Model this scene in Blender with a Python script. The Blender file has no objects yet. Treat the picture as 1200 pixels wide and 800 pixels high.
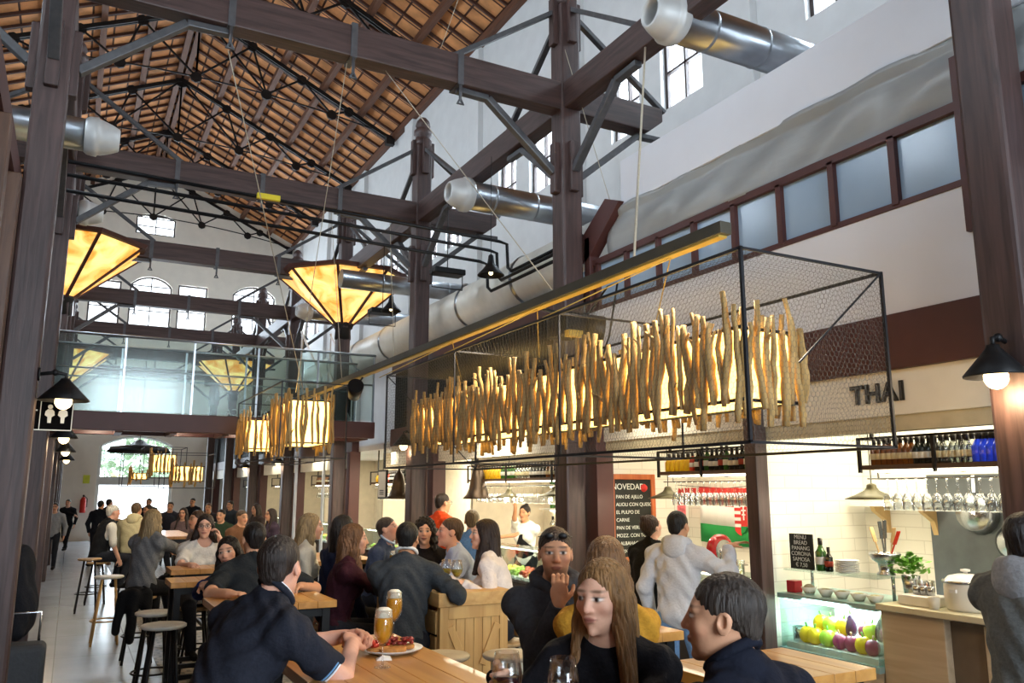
import bpy, math, random
import numpy as np
from mathutils import Vector, Matrix
SC = bpy.context.scene
COL = SC.collection
random.seed(7)
PI = math.pi
def R(d): return math.radians(d)

# ------------------------------------------------------------------ materials
MATS = {}
def _nodes(name):
    m = bpy.data.materials.new(name); m.use_nodes = True
    nt = m.node_tree
    return m, nt, nt.nodes['Principled BSDF']
def lin(c):
    return tuple(((x/12.92) if x <= .04045 else ((x+.055)/1.055)**2.4) for x in c)
def hexc(h):
    h = h.lstrip('#'); return lin(tuple(int(h[i:i+2], 16)/255 for i in (0, 2, 4)))
def mat(name, col, rough=.6, metal=0., var=.12, scale=8., bump=0., stretch=(1, 1, 1), emit=None, estr=0., spec=.5, coat=0., detail=4., trans=0., ior=1.45):
    """plain procedural surface: a base colour broken up by noise, optional bump"""
    if name in MATS: return MATS[name]
    m, nt, b = _nodes(name)
    c = hexc(col) if isinstance(col, str) else col
    N = nt.nodes.new; L = nt.links.new
    b.inputs['Roughness'].default_value = rough; b.inputs['Metallic'].default_value = metal
    b.inputs['Specular IOR Level'].default_value = spec
    b.inputs['Coat Weight'].default_value = coat
    b.inputs['Transmission Weight'].default_value = trans; b.inputs['IOR'].default_value = ior
    if var or bump:
        tc = N('ShaderNodeTexCoord'); mp = N('ShaderNodeMapping'); mp.inputs['Scale'].default_value = stretch
        nz = N('ShaderNodeTexNoise'); nz.inputs['Scale'].default_value = scale; nz.inputs['Detail'].default_value = detail
        L(tc.outputs['Object'], mp.inputs[0]); L(mp.outputs[0], nz.inputs['Vector'])
        cr = N('ShaderNodeValToRGB')
        lo = tuple(x*(1-var) for x in c); hi = tuple(min(1, x*(1+var)) for x in c)
        cr.color_ramp.elements[0].position = .3; cr.color_ramp.elements[1].position = .7
        cr.color_ramp.elements[0].color = (*lo, 1); cr.color_ramp.elements[1].color = (*hi, 1)
        L(nz.outputs['Fac'], cr.inputs[0]); L(cr.outputs[0], b.inputs['Base Color'])
        if bump:
            bp = N('ShaderNodeBump'); bp.inputs['Strength'].default_value = bump; bp.inputs['Distance'].default_value = .02
            L(nz.outputs['Fac'], bp.inputs['Height']); L(bp.outputs[0], b.inputs['Normal'])
    else:
        b.inputs['Base Color'].default_value = (*c, 1)
    if emit is not None:
        e = hexc(emit) if isinstance(emit, str) else emit
        b.inputs['Emission Color'].default_value = (*e, 1); b.inputs['Emission Strength'].default_value = estr
    MATS[name] = m
    return m
def glassmat(name, tint=(1, 1, 1), gloss=.08, rough=.02):
    """thin glass pane: see-through with a mirror-like share that grows at grazing angles"""
    if name in MATS: return MATS[name]
    m, nt, b = _nodes(name); N = nt.nodes.new; L = nt.links.new
    nt.nodes.remove(b)
    t = N('ShaderNodeBsdfTransparent'); t.inputs[0].default_value = (*tint, 1)
    g = N('ShaderNodeBsdfGlossy'); g.inputs['Roughness'].default_value = rough
    lw = N('ShaderNodeLayerWeight'); lw.inputs[0].default_value = .25
    mr = N('ShaderNodeMapRange'); mr.inputs['To Min'].default_value = gloss; mr.inputs['To Max'].default_value = min(1, gloss*6)
    L(lw.outputs['Fresnel'], mr.inputs[0])
    mx = N('ShaderNodeMixShader'); L(mr.outputs[0], mx.inputs[0]); L(t.outputs[0], mx.inputs[1]); L(g.outputs[0], mx.inputs[2])
    L(mx.outputs[0], nt.nodes['Material Output'].inputs[0])
    MATS[name] = m
    return m
def brickmat(name, c1, c2, mortar, bw, bh, axes='XZ', ms=.006, rough=.3, offset=.5, bump=.3, var=.0, coat=0.):
    """bricks, tiles or flags laid out on two world axes of the object"""
    if name in MATS: return MATS[name]
    m, nt, b = _nodes(name); N = nt.nodes.new; L = nt.links.new
    tc = N('ShaderNodeTexCoord'); sx = N('ShaderNodeSeparateXYZ'); cx = N('ShaderNodeCombineXYZ')
    L(tc.outputs['Object'], sx.inputs[0]); L(sx.outputs[axes[0]], cx.inputs['X']); L(sx.outputs[axes[1]], cx.inputs['Y'])
    br = N('ShaderNodeTexBrick'); br.offset = offset
    br.inputs['Color1'].default_value = (*hexc(c1), 1); br.inputs['Color2'].default_value = (*hexc(c2), 1); br.inputs['Mortar'].default_value = (*hexc(mortar), 1)
    br.inputs['Scale'].default_value = 1; br.inputs['Mortar Size'].default_value = ms
    br.inputs['Brick Width'].default_value = bw; br.inputs['Row Height'].default_value = bh
    L(cx.outputs[0], br.inputs['Vector'])
    out = br.outputs['Color']
    if var:
        nz = N('ShaderNodeTexNoise'); nz.inputs['Scale'].default_value = 2.2; nz.inputs['Detail'].default_value = 6
        L(tc.outputs['Object'], nz.inputs['Vector'])
        mr = N('ShaderNodeMapRange'); mr.inputs['From Min'].default_value = .3; mr.inputs['From Max'].default_value = .7
        mr.inputs['To Min'].default_value = 1-var; mr.inputs['To Max'].default_value = 1+var
        L(nz.outputs['Fac'], mr.inputs[0])
        mm = N('ShaderNodeVectorMath'); mm.operation = 'SCALE'; L(out, mm.inputs[0]); L(mr.outputs[0], mm.inputs['Scale']); out = mm.outputs[0]
    L(out, b.inputs['Base Color']); b.inputs['Roughness'].default_value = rough; b.inputs['Coat Weight'].default_value = coat
    if bump:
        bp = N('ShaderNodeBump'); bp.inputs['Strength'].default_value = bump; bp.inputs['Distance'].default_value = .01; bp.invert = True
        L(br.outputs['Fac'], bp.inputs['Height']); L(bp.outputs[0], b.inputs['Normal'])
    MATS[name] = m
    return m
def woodmat(name, c1, c2, axis=0, scale=3., rough=.5, bump=.15, coat=0.):
    """wood with grain running along one axis of the object"""
    if name in MATS: return MATS[name]
    m, nt, b = _nodes(name); N = nt.nodes.new; L = nt.links.new
    tc = N('ShaderNodeTexCoord'); mp = N('ShaderNodeMapping')
    s = [9., 9., 9.]; s[axis] = .7; mp.inputs['Scale'].default_value = s
    nz = N('ShaderNodeTexNoise'); nz.inputs['Scale'].default_value = scale; nz.inputs['Detail'].default_value = 8; nz.inputs['Distortion'].default_value = .6
    L(tc.outputs['Object'], mp.inputs[0]); L(mp.outputs[0], nz.inputs['Vector'])
    cr = N('ShaderNodeValToRGB'); cr.color_ramp.elements[0].position = .32; cr.color_ramp.elements[1].position = .68
    cr.color_ramp.elements[0].color = (*hexc(c1), 1); cr.color_ramp.elements[1].color = (*hexc(c2), 1)
    L(nz.outputs['Fac'], cr.inputs[0]); L(cr.outputs[0], b.inputs['Base Color'])
    bp = N('ShaderNodeBump'); bp.inputs['Strength'].default_value = bump; bp.inputs['Distance'].default_value = .01
    L(nz.outputs['Fac'], bp.inputs['Height']); L(bp.outputs[0], b.inputs['Normal'])
    b.inputs['Roughness'].default_value = rough; b.inputs['Coat Weight'].default_value = coat
    MATS[name] = m
    return m
def vcolmat(name, rough=.5, sss=0., bump=0., bscale=60., sheen=0., var=0.):
    """colour comes from the mesh's own colour layer (skin with lips, brows and eyes; striped cloth)"""
    if name in MATS: return MATS[name]
    m, nt, b = _nodes(name); N = nt.nodes.new; L = nt.links.new
    a = N('ShaderNodeVertexColor'); a.layer_name = 'Col'; out = a.outputs[0]
    tc = N('ShaderNodeTexCoord')
    if var or bump:
        nz = N('ShaderNodeTexNoise'); nz.inputs['Scale'].default_value = bscale; nz.inputs['Detail'].default_value = 3
        L(tc.outputs['Object'], nz.inputs['Vector'])
    if var:
        mr = N('ShaderNodeMapRange'); mr.inputs['To Min'].default_value = 1-var; mr.inputs['To Max'].default_value = 1+var
        L(nz.outputs['Fac'], mr.inputs[0])
        mm = N('ShaderNodeVectorMath'); mm.operation = 'SCALE'; L(out, mm.inputs[0]); L(mr.outputs[0], mm.inputs['Scale']); out = mm.outputs[0]
    L(out, b.inputs['Base Color']); b.inputs['Roughness'].default_value = rough
    b.inputs['Sheen Weight'].default_value = sheen; b.inputs['Specular IOR Level'].default_value = .35
    if bump:
        bp = N('ShaderNodeBump'); bp.inputs['Strength'].default_value = bump; bp.inputs['Distance'].default_value = .004
        L(nz.outputs['Fac'], bp.inputs['Height']); L(bp.outputs[0], b.inputs['Normal'])
    MATS[name] = m
    return m

# ------------------------------------------------------------------ mesh builder
def wmat(o):
    M = o.matrix_basis.copy()
    while o.parent: o = o.parent; M = o.matrix_basis @ M
    return M
class MB:
    """collects shapes in world coordinates; build() links them as ONE mesh object"""
    def __init__(s): s.v = []; s.f = []; s.m = []; s.sm = []
    def add(s, V, F, mi=0, smooth=False):
        o = len(s.v); s.v.extend([tuple(p) for p in V])
        for f in F: s.f.append(tuple(i+o for i in f)); s.m.append(mi); s.sm.append(smooth)
        return s
    def box(s, x0, x1, y0, y1, z0, z1, mi=0):
        V = [(x, y, z) for x in (x0, x1) for y in (y0, y1) for z in (z0, z1)]
        return s.add(V, [(0, 1, 3, 2), (4, 6, 7, 5), (0, 4, 5, 1), (2, 3, 7, 6), (0, 2, 6, 4), (1, 5, 7, 3)], mi)
    def bar(s, a, b, w, h, up=(0, 0, 1), mi=0):
        a = Vector(a); b = Vector(b); d = (b-a).normalized(); u = Vector(up)
        x = d.cross(u)
        if x.length < 1e-4: x = d.cross(Vector((1, 0, 0)))
        x.normalize(); u = x.cross(d)
        V = [p+x*(sx*w/2)+u*(sy*h/2) for p in (a, b) for sx in (-1, 1) for sy in (-1, 1)]
        return s.add(V, [(0, 1, 3, 2), (4, 6, 7, 5), (0, 4, 5, 1), (2, 3, 7, 6), (0, 2, 6, 4), (1, 5, 7, 3)], mi)
    def tube(s, pts, r, n=8, mi=0, cap=True, smooth=True, closed=False):
        P = [Vector(p) for p in pts]; k = len(P)
        rr = list(r) if hasattr(r, '__len__') else [r]*k
        V = []; F = []; X = None
        for i in range(k):
            d = (P[(i+1) % k]-P[i-1]) if closed else (P[min(i+1, k-1)]-P[max(i-1, 0)])
            d.normalize()
            if X is None:
                X = d.cross(Vector((0, 0, 1)))
                if X.length < 1e-3: X = d.cross(Vector((1, 0, 0)))
            X = X-d*X.dot(d); X.normalize(); Y = d.cross(X)
            for j in range(n):
                a = 2*PI*j/n; V.append(P[i]+(X*math.cos(a)+Y*math.sin(a))*rr[i])
        for i in range(k if closed else k-1):
            i2 = (i+1) % k
            for j in range(n): F.append((i*n+j, i*n+(j+1) % n, i2*n+(j+1) % n, i2*n+j))
        s.add(V, F, mi, smooth)
        if cap and not closed:
            o = len(s.v)-len(V)
            s.f.append(tuple(o+j for j in range(n))[::-1]); s.m.append(mi); s.sm.append(False)
            s.f.append(tuple(o+(k-1)*n+j for j in range(n))); s.m.append(mi); s.sm.append(False)
        return s
    def cyl(s, a, b, r0, r1=None, n=12, mi=0, smooth=True):
        return s.tube([a, b], [r0, r0 if r1 is None else r1], n, mi, True, smooth)
    def lathe(s, prof, c=(0, 0, 0), n=16, mi=0, smooth=True, axis=2, ph=0.):
        V = []; F = []; k = len(prof)
        for r, z in prof:
            for j in range(n):
                a = 2*PI*j/n+ph; p = [r*math.cos(a), r*math.sin(a), z]
                if axis == 0: p = [p[2], p[0], p[1]]
                if axis == 1: p = [p[1], p[2], p[0]]
                V.append((c[0]+p[0], c[1]+p[1], c[2]+p[2]))
        for i in range(k-1):
            for j in range(n): F.append((i*n+j, i*n+(j+1) % n, (i+1)*n+(j+1) % n, (i+1)*n+j))
        return s.add(V, F, mi, smooth)
    def ball(s, c, r, n=12, mi=0, sq=(1, 1, 1)):
        k = max(6, n//2+1); V = []; F = []
        for i in range(k):
            t = PI*i/(k-1); 
            for j in range(n):
                a = 2*PI*j/n
                V.append((c[0]+r*sq[0]*math.sin(t)*math.cos(a), c[1]+r*sq[1]*math.sin(t)*math.sin(a), c[2]+r*sq[2]*math.cos(t)))
        for i in range(k-1):
            for j in range(n): F.append((i*n+j, (i+1)*n+j, (i+1)*n+(j+1) % n, i*n+(j+1) % n))
        return s.add(V, F, mi, True)
    def prism(s, poly, axis, a, b, mi=0):
        """polygon in the plane across `axis` (other two axes in x,y,z order), extruded from a to b"""
        n = len(poly); V = []
        for t in (a, b):
            for p in poly:
                q = list(p); q.insert(axis, t); V.append(tuple(q))
        F = [tuple(range(n))[::-1], tuple(range(n, 2*n))]+[(i, (i+1) % n, n+(i+1) % n, n+i) for i in range(n)]
        return s.add(V, F, mi)
    def build(s, name, mats, parent=None, loc=None, bevel=0., solid=0., seg=2):
        me = bpy.data.meshes.new(name)
        V = np.array(s.v, dtype=np.float64)
        if loc is not None:
            V = V-np.array(loc)
        elif parent is not None:
            M = np.array(wmat(parent).inverted()); V = V@M[:3, :3].T+M[:3, 3]
        me.from_pydata(V.tolist(), [], s.f)
        for m in (mats if isinstance(mats, (list, tuple)) else [mats]): me.materials.append(m)
        me.polygons.foreach_set('material_index', s.m); me.polygons.foreach_set('use_smooth', s.sm)
        me.update()
        o = bpy.data.objects.new(name, me); COL.objects.link(o)
        if loc is not None: o.location = loc
        if parent is not None: o.parent = parent
        if bevel:
            bv = o.modifiers.new('edge', 'BEVEL'); bv.width = bevel; bv.segments = seg; bv.limit_method = 'ANGLE'
        if solid:
            sl = o.modifiers.new('thick', 'SOLIDIFY'); sl.thickness = solid; sl.offset = 0
        return o
def tag(o, label=None, cat=None, group=None, kind=None):
    if label: o['label'] = label
    if cat: o['category'] = cat
    if group: o['group'] = group
    if kind: o['kind'] = kind
    return o
def thing(name, label, cat, loc=(0, 0, 0), group=None, rz=0.):
    o = bpy.data.objects.new(name, None); COL.objects.link(o); o.location = loc; o.rotation_euler = (0, 0, rz)
    o.empty_display_size = .1
    return tag(o, label, cat, group)
def struct(name, mb, m, bevel=0.):
    return tag(mb.build(name, m, bevel=bevel), kind='structure')
def copy_tree(o, parent=None):
    kids = [c for c in o.children]
    c = o.copy(); COL.objects.link(c)
    if parent is not None: c.parent = parent
    for k in kids: copy_tree(k, c)
    return c
def text_obj(name, body, m, size, origin, xdir, ydir, parent=None, ext=.004, align='CENTER', spacing=1., offset=0.):
    """lettering as real geometry standing on the plane spanned by xdir / ydir"""
    cu = bpy.data.curves.new(name, 'FONT'); cu.body = body; cu.size = size; cu.extrude = ext; cu.align_x = align; cu.align_y = 'CENTER'
    cu.space_character = spacing; cu.offset = offset
    tmp = bpy.data.objects.new(name+'_tmp', cu); COL.objects.link(tmp)
    bpy.context.view_layer.update()
    dg = bpy.context.evaluated_depsgraph_get()
    me = bpy.data.meshes.new_from_object(tmp.evaluated_get(dg))
    bpy.data.objects.remove(tmp); bpy.data.curves.remove(cu)
    x = Vector(xdir).normalized(); y = Vector(ydir).normalized(); z = x.cross(y)
    M = Matrix(((x[0], y[0], z[0], origin[0]), (x[1], y[1], z[1], origin[1]), (x[2], y[2], z[2], origin[2]), (0, 0, 0, 1)))
    if parent is not None: M = wmat(parent).inverted() @ M
    me.transform(M); me.materials.clear(); me.materials.append(m)
    o = bpy.data.objects.new(name, me); COL.objects.link(o)
    if parent is not None: o.parent = parent
    return o
def area(loc, target, sx, sy, power, col=(1, 1, 1), name='light'):
    l = bpy.data.lights.new(name, 'AREA'); l.shape = 'RECTANGLE'; l.size = sx; l.size_y = sy; l.energy = power; l.color = col
    o = bpy.data.objects.new(name, l); COL.objects.link(o); o.location = loc
    d = Vector(target)-Vector(loc); o.rotation_euler = d.to_track_quat('-Z', 'Y').to_euler()
    return o
def point(loc, power, col=(1, .8, .55), rad=.05, name='bulb_light'):
    l = bpy.data.lights.new(name, 'POINT'); l.energy = power; l.color = col; l.shadow_soft_size = rad
    o = bpy.data.objects.new(name, l); COL.objects.link(o); o.location = loc
    return o
def spot(loc, target, power, ang=70, col=(1, .85, .65), rad=.06, blend=.5, name='fill_spot'):
    l = bpy.data.lights.new(name, 'SPOT'); l.energy = power; l.color = col; l.shadow_soft_size = rad; l.spot_size = R(ang); l.spot_blend = blend
    o = bpy.data.objects.new(name, l); COL.objects.link(o); o.location = loc
    d = Vector(target)-Vector(loc); o.rotation_euler = d.to_track_quat('-Z', 'Y').to_euler()
    return o

# shared materials
M_timber = woodmat('dark_timber', '#33231f', '#4f3a36', axis=2, rough=.5, bump=.2)
M_timber_y = woodmat('dark_timber_long', '#33231f', '#4f3a36', axis=1, rough=.5, bump=.2)
M_timber_x = woodmat('dark_timber_cross', '#33231f', '#4f3a36', axis=0, rough=.5, bump=.2)
M_iron = mat('grey_iron', '#5a5a5c', .45, .55, var=.15, scale=14)
M_dark_iron = mat('dark_iron', '#262220', .55, .5, var=.2, scale=10)
M_black = mat('black_metal', '#141415', .45, .3, var=.1)
M_maroon = mat('maroon_paint', '#4c2b27', .5, var=.08, scale=5)
M_white = mat('white_plaster', '#e4ddcf', .85, var=.04, scale=3, bump=.05)
M_whitec = mat('white_plaster_cool', '#d9dad9', .85, var=.04, scale=3, bump=.05)
M_panel = mat('white_panel', '#dcdee4', .6, var=.03, scale=2)
M_steel = mat('stainless_steel', '#b9bcbf', .25, 1., var=.08, scale=20)
M_zinc = mat('zinc_duct', '#aab0b6', .28, .95, var=.12, scale=5)
M_glass = glassmat('thin_glass')
# ================================================================== camera
cam = bpy.data.cameras.new('camera'); cam.lens = 954/1200*36; cam.sensor_width = 36; cam.clip_start = .05; cam.clip_end = 300
co = bpy.data.objects.new('camera', cam); COL.objects.link(co)
co.location = (0, 0, 1.78); co.rotation_euler = (R(90)+math.atan(175/954), 0, R(-28.1))
SC.camera = co
SC.view_settings.view_transform = 'Standard'; SC.view_settings.look = 'None'; SC.view_settings.gamma = 1; SC.view_settings.use_curve_mapping = False
SC.view_settings.exposure = .15
SC.cycles.use_denoising = True
SC.cycles.max_bounces = 8; SC.cycles.diffuse_bounces = 4; SC.cycles.transparent_max_bounces = 24; SC.cycles.glossy_bounces = 4
SC.cycles.sample_clamp_indirect = 6.0
w = bpy.data.worlds.new('sky'); SC.world = w; w.use_nodes = True
bg = w.node_tree.nodes['Background']; bg.inputs[0].default_value = (.86, .93, 1., 1); bg.inputs[1].default_value = 2.6

# ================================================================== the hall
XL, XR, Y0, YE, ZEAVE, ZRIDGE, XMID = -3.6, 7.6, -7., 34., 12.1, 14.7, 2.0
M_floor = brickmat('floor_tiles', '#a6aab0', '#9fa3a9', '#7b7e83', 1.5, .75, 'YX', ms=.006, rough=.22, bump=.08, var=.08, offset=0)
struct('floor', MB().box(XL-.3, XR+.3, Y0-.3, YE+.3, -.12, 0), M_floor)
M_pave = brickmat('mosaic_paving', '#8d8170', '#6b5f50', '#4c443a', .12, .1, 'XY', ms=.016, rough=.5, bump=.4, var=.3)
struct('floor_mosaic', MB().box(.95, 3.3, Y0, YE-2, 0, .006), M_pave)

def arch_pts(u0, u1, zs, rise, n=14):
    w2 = (u1-u0)/2; rad = (w2*w2+rise*rise)/(2*rise); c = zs+rise-rad
    out = []
    a0 = math.asin(w2/rad)
    for i in range(n+1):
        a = a0-2*a0*i/n
        out.append(((u0+u1)/2+rad*math.sin(a), c+rad*math.cos(a)))
    return out     # from u1 side to u0 side
def wall_holes(mb, axis, t0, t1, u0, u1, z0, z1, holes, mi=0):
    """a thick wall across `axis` from t0 to t1; holes = (ua, ub, za, zb, rise)"""
    us = sorted({u0, u1}|{h[0] for h in holes}|{h[1] for h in holes}); zs = sorted({z0, z1}|{h[2] for h in holes}|{h[3] for h in holes})
    for i in range(len(us)-1):
        run = None
        for j in range(len(zs)-1):
            um, zm = (us[i]+us[i+1])/2, (zs[j]+zs[j+1])/2
            solid = not any(h[0] < um < h[1] and h[2] < zm < h[3] for h in holes)
            if solid: run = [run[0] if run else zs[j], zs[j+1]]
            if run and (not solid or j == len(zs)-2):
                if axis == 0: mb.box(t0, t1, us[i], us[i+1], run[0], run[1], mi)
                else: mb.box(us[i], us[i+1], t0, t1, run[0], run[1], mi)
                run = None
    for h in holes:
        if h[4]:
            P = arch_pts(h[0], h[1], h[3]-h[4], h[4]); m = len(P)//2
            mb.prism([(h[1], h[3])]+P[:m+1][::1]+[], axis, t0, t1, mi) if False else None
            um = (h[0]+h[1])/2
            mb.prism(P[:m+1]+[(h[1], h[3])], axis, t0, t1, mi)
            mb.prism(P[m:]+[(h[0], h[3])], axis, t0, t1, mi)
M_wframe = mat('window_frame_paint', '#3a2f2c', .5, var=.05)
NW = [0]
def window(axis, t, ua, ub, za, zb, rise=0., nu=2, nz=3, pane=True):
    """frame with muntins and a pane of glass, set in the wall opening"""
    NW[0] += 1
    mb = MB(); fw = .06
    def bx(a, b, c, d):
        if axis == 0: mb.box(t-.03, t+.03, a, b, c, d)
        else: mb.box(a, b, t-.03, t+.03, c, d)
    zt = zb-rise
    bx(ua, ua+fw, za, zt); bx(ub-fw, ub, za, zt); bx(ua+fw, ub-fw, za, za+fw)
    if rise:
        P = arch_pts(ua+fw/2, ub-fw/2, zt, rise-fw/2)
        mb.tube([((t, p[0], p[1]) if axis == 0 else (p[0], t, p[1])) for p in P], fw/2, 4, smooth=False)
        bx(ua+fw, ub-fw, zt-.02, zt+.02)
    else: bx(ua+fw, ub-fw, zb-fw, zb)
    for i in range(1, nu):
        u = ua+(ub-ua)*i/nu; bx(u-.018, u+.018, za+fw, zb-.03)
    for i in range(1, nz):
        z = za+(zt-za)*i/nz; bx(ua+fw, ub-fw, z-.018, z+.018)
    o = struct('window_%d' % NW[0], mb, M_wframe)
    g = MB()
    if axis == 0: g.box(t-.004, t+.004, ua+.02, ub-.02, za+.02, zt-.01)
    else: g.box(ua+.02, ub-.02, t-.004, t+.004, za+.02, zt-.01)
    if rise:
        P = arch_pts(ua+.03, ub-.03, zt-.01, rise-.03); g.prism(P, axis, t-.004, t+.004)
    g.build('pane', M_glass, o)
    return o
# far gable wall
far = [(-.02, 1.08, 7.7, 9.75, 0), (1.38, 2.9, 7.7, 10.05, .38), (3.12, 4.22, 7.7, 9.85, 0), (5.2, 6.9, 7.7, 10.1, .4),
       (1.4, 2.85, 11.75, 12.62, .16), (.82, 3.42, 0., 3.84, .42)]
mb = MB(); wall_holes(mb, 1, YE, YE+.4, XL, XR, 0, ZEAVE, [h if h[3] < ZEAVE else (h[0], h[1], h[2], ZEAVE, 0) for h in far])
# gable with the attic window
zr = lambda x: ZEAVE+(ZRIDGE-ZEAVE)*(1-abs(x-XMID)/(XR-XMID))
mb.prism([(XL, ZEAVE), (1.4, ZEAVE), (1.4, zr(1.4))], 1, YE, YE+.4)
mb.prism([(2.85, ZEAVE), (XR, ZEAVE), (2.85, zr(2.85))], 1, YE, YE+.4)
mb.prism([(1.4, 12.62), (2.85, 12.62), (2.85, zr(2.85)), (XMID, ZRIDGE), (1.4, zr(1.4))], 1, YE, YE+.4)
P = arch_pts(1.4, 2.85, 12.46, .16); m_ = len(P)//2
mb.prism(P[:m_+1]+[(2.85, 12.62)], 1, YE, YE+.4); mb.prism(P[m_:]+[(1.4, 12.62)], 1, YE, YE+.4)
struct('wall_far', mb, M_white)
for h in far[:5]: window(1, YE+.12, h[0], h[1], h[2], h[3], h[4], 2 if h[1]-h[0] > 1.2 else 1, 2)
# far doorway: fanlight above a transom, open below
dm = MB()
P = arch_pts(.85, 3.39, 3.42, .38)
dm.tube([(p[0], YE+.15, p[1]) for p in P], .05, 4, smooth=False); dm.box(.82, .92, YE+.1, YE+.2, 0, 3.42); dm.box(3.32, 3.42, YE+.1, YE+.2, 0, 3.42)
dm.box(.92, 3.32, YE+.1, YE+.2, 2.0, 2.3); dm.box(1.7, 2.6, YE+.06, YE+.1, 2.06, 2.26)
d_ = struct('door_1', dm, mat('pale_door_paint', '#c9c9c4', .5, var=.04))
g = MB(); g.box(.92, 3.32, YE+.145, YE+.155, 2.3, 3.42); g.prism(arch_pts(.9, 3.34, 3.42, .36), 1, YE+.145, YE+.155); g.build('pane', M_glass, d_)
# ground and greenery outside the doorway
struct('ground', MB().box(-14, 18, YE+.3, YE+22, -.14, -.02), mat('pale_pavement', '#c9c6bd', .8))
lf = MB(); rnd = random.Random(3)
for i in range(2600):
    x, y, z = rnd.uniform(-3, 9), YE+9+rnd.uniform(-.6, .9), rnd.uniform(2.3, 6.8)
    a, b = rnd.uniform(0, 6.3), rnd.uniform(-.8, .8); s_ = rnd.uniform(.1, .26)
    d1 = Vector((math.cos(a), math.sin(a)*.6, b)).normalized()*s_; d2 = Vector((-math.sin(a)*.4, .3, .8)).normalized()*s_*.6
    c = Vector((x, y, z)); lf.add([c-d1, c-d2, c+d1, c+d2], [(0, 1, 2, 3)], 0)
tag(lf.build('foliage', mat('tree_leaves', '#a9c6a4', .6, var=.2, scale=3)), kind='stuff', label='green tree foliage outside beyond the far arched doorway', cat='foliage')

# right clerestory wall and left clerestory wall (windows grouped in threes between pilasters)
def clerestory(x0, x1, name, face):
    holes = []; wins = []
    for k in range(-2, 8):
        yc = 9.65+4.2*k
        if yc < Y0+1.2 or yc > YE-1.5: continue
        for j, (a, b, top, rise) in enumerate(((-1.3, -.35, 8.95, .1), (.2, 1.0, 8.85, .1))):
            h = (yc+a, yc+b, 7.55, top, rise); holes.append(h); wins.append(h)
    mb = MB(); wall_holes(mb, 0, x0, x1, Y0, YE, 0, ZEAVE, holes)
    fx = x0 if face < 0 else x1
    for k in range(-3, 8):
        yp = 7.55+4.2*k
        if Y0 < yp < YE-.3: mb.box(min(fx, fx+face*.12), max(fx, fx+face*.12), yp-.3, yp+.3, 0, ZEAVE-.05)
    struct(name, mb, M_whitec)
    return wins
wr = clerestory(XR, XR+.4, 'wall_right', -1)
wl = clerestory(XL-.4, XL, 'wall_left', 1)
for h in wr: window(0, XR+.12, h[0], h[1], h[2], h[3], h[4], 2, 2)
for h in wl[::1]: window(0, XL-.12, h[0], h[1], h[2], h[3], h[4], 2, 2)
# wall behind the camera; its unseen tall windows are added for front fill
near = [(-2.2, -.6, 1., 6., 0), (.2, 3.8, 0.6, 6.5, 0), (4.6, 6.2, 1., 6., 0)]
mb = MB(); wall_holes(mb, 1, Y0-.4, Y0, XL, XR, 0, ZEAVE, near); mb.prism([(XL, ZEAVE), (XR, ZEAVE), (XMID, ZRIDGE)], 1, Y0-.4, Y0)
struct('wall_near', mb, M_white)
for h in near: window(1, Y0-.1, h[0], h[1], h[2], h[3], 0, 3, 4)

# ------------------------------------------------------------------ roof: clay tiles on rafters and purlins
M_tile = brickmat('clay_tiles', '#d0905a', '#bd7c48', '#43220f', .60, .5, 'YX', ms=.024, rough=.85, offset=0., bump=.5, var=.35)
M_raft = woodmat('rafter_wood', '#3d2014', '#54301d', axis=0, rough=.7)
M_purl = woodmat('purlin_wood', '#55321f', '#6c442c', axis=1, rough=.7)
slope = (ZRIDGE-ZEAVE)/(XR-XMID)
mb = MB()
for s_ in (1, -1):
    xe = XMID+s_*(XR-XMID+.25); ze = ZEAVE-slope*.25
    mb.prism([(XMID, ZRIDGE+.02), (xe, ze+.02), (xe, ze+.14), (XMID, ZRIDGE+.14)], 1, Y0-.4, YE+.4)
struct('roof', mb, M_tile)
mb = MB()
for s_ in (1, -1):
    y = Y0+.2
    while y < YE:
        mb.bar((XMID, y, ZRIDGE-.03), (XMID+s_*(XR-XMID), y, ZEAVE-.03), .05, .07); y += .60
struct('roof_rafters', mb, M_raft)
mb = MB()
for s_ in (1, -1):
    for t in (.02, .2, .4, .6, .8, .985):
        x = XMID+s_*(XR-XMID)*t; mb.bar((x, Y0, ZRIDGE-slope*abs(x-XMID)-.15), (x, YE, ZRIDGE-slope*abs(x-XMID)-.15), .15, .17)
struct('roof_purlins', mb, M_purl)

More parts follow.
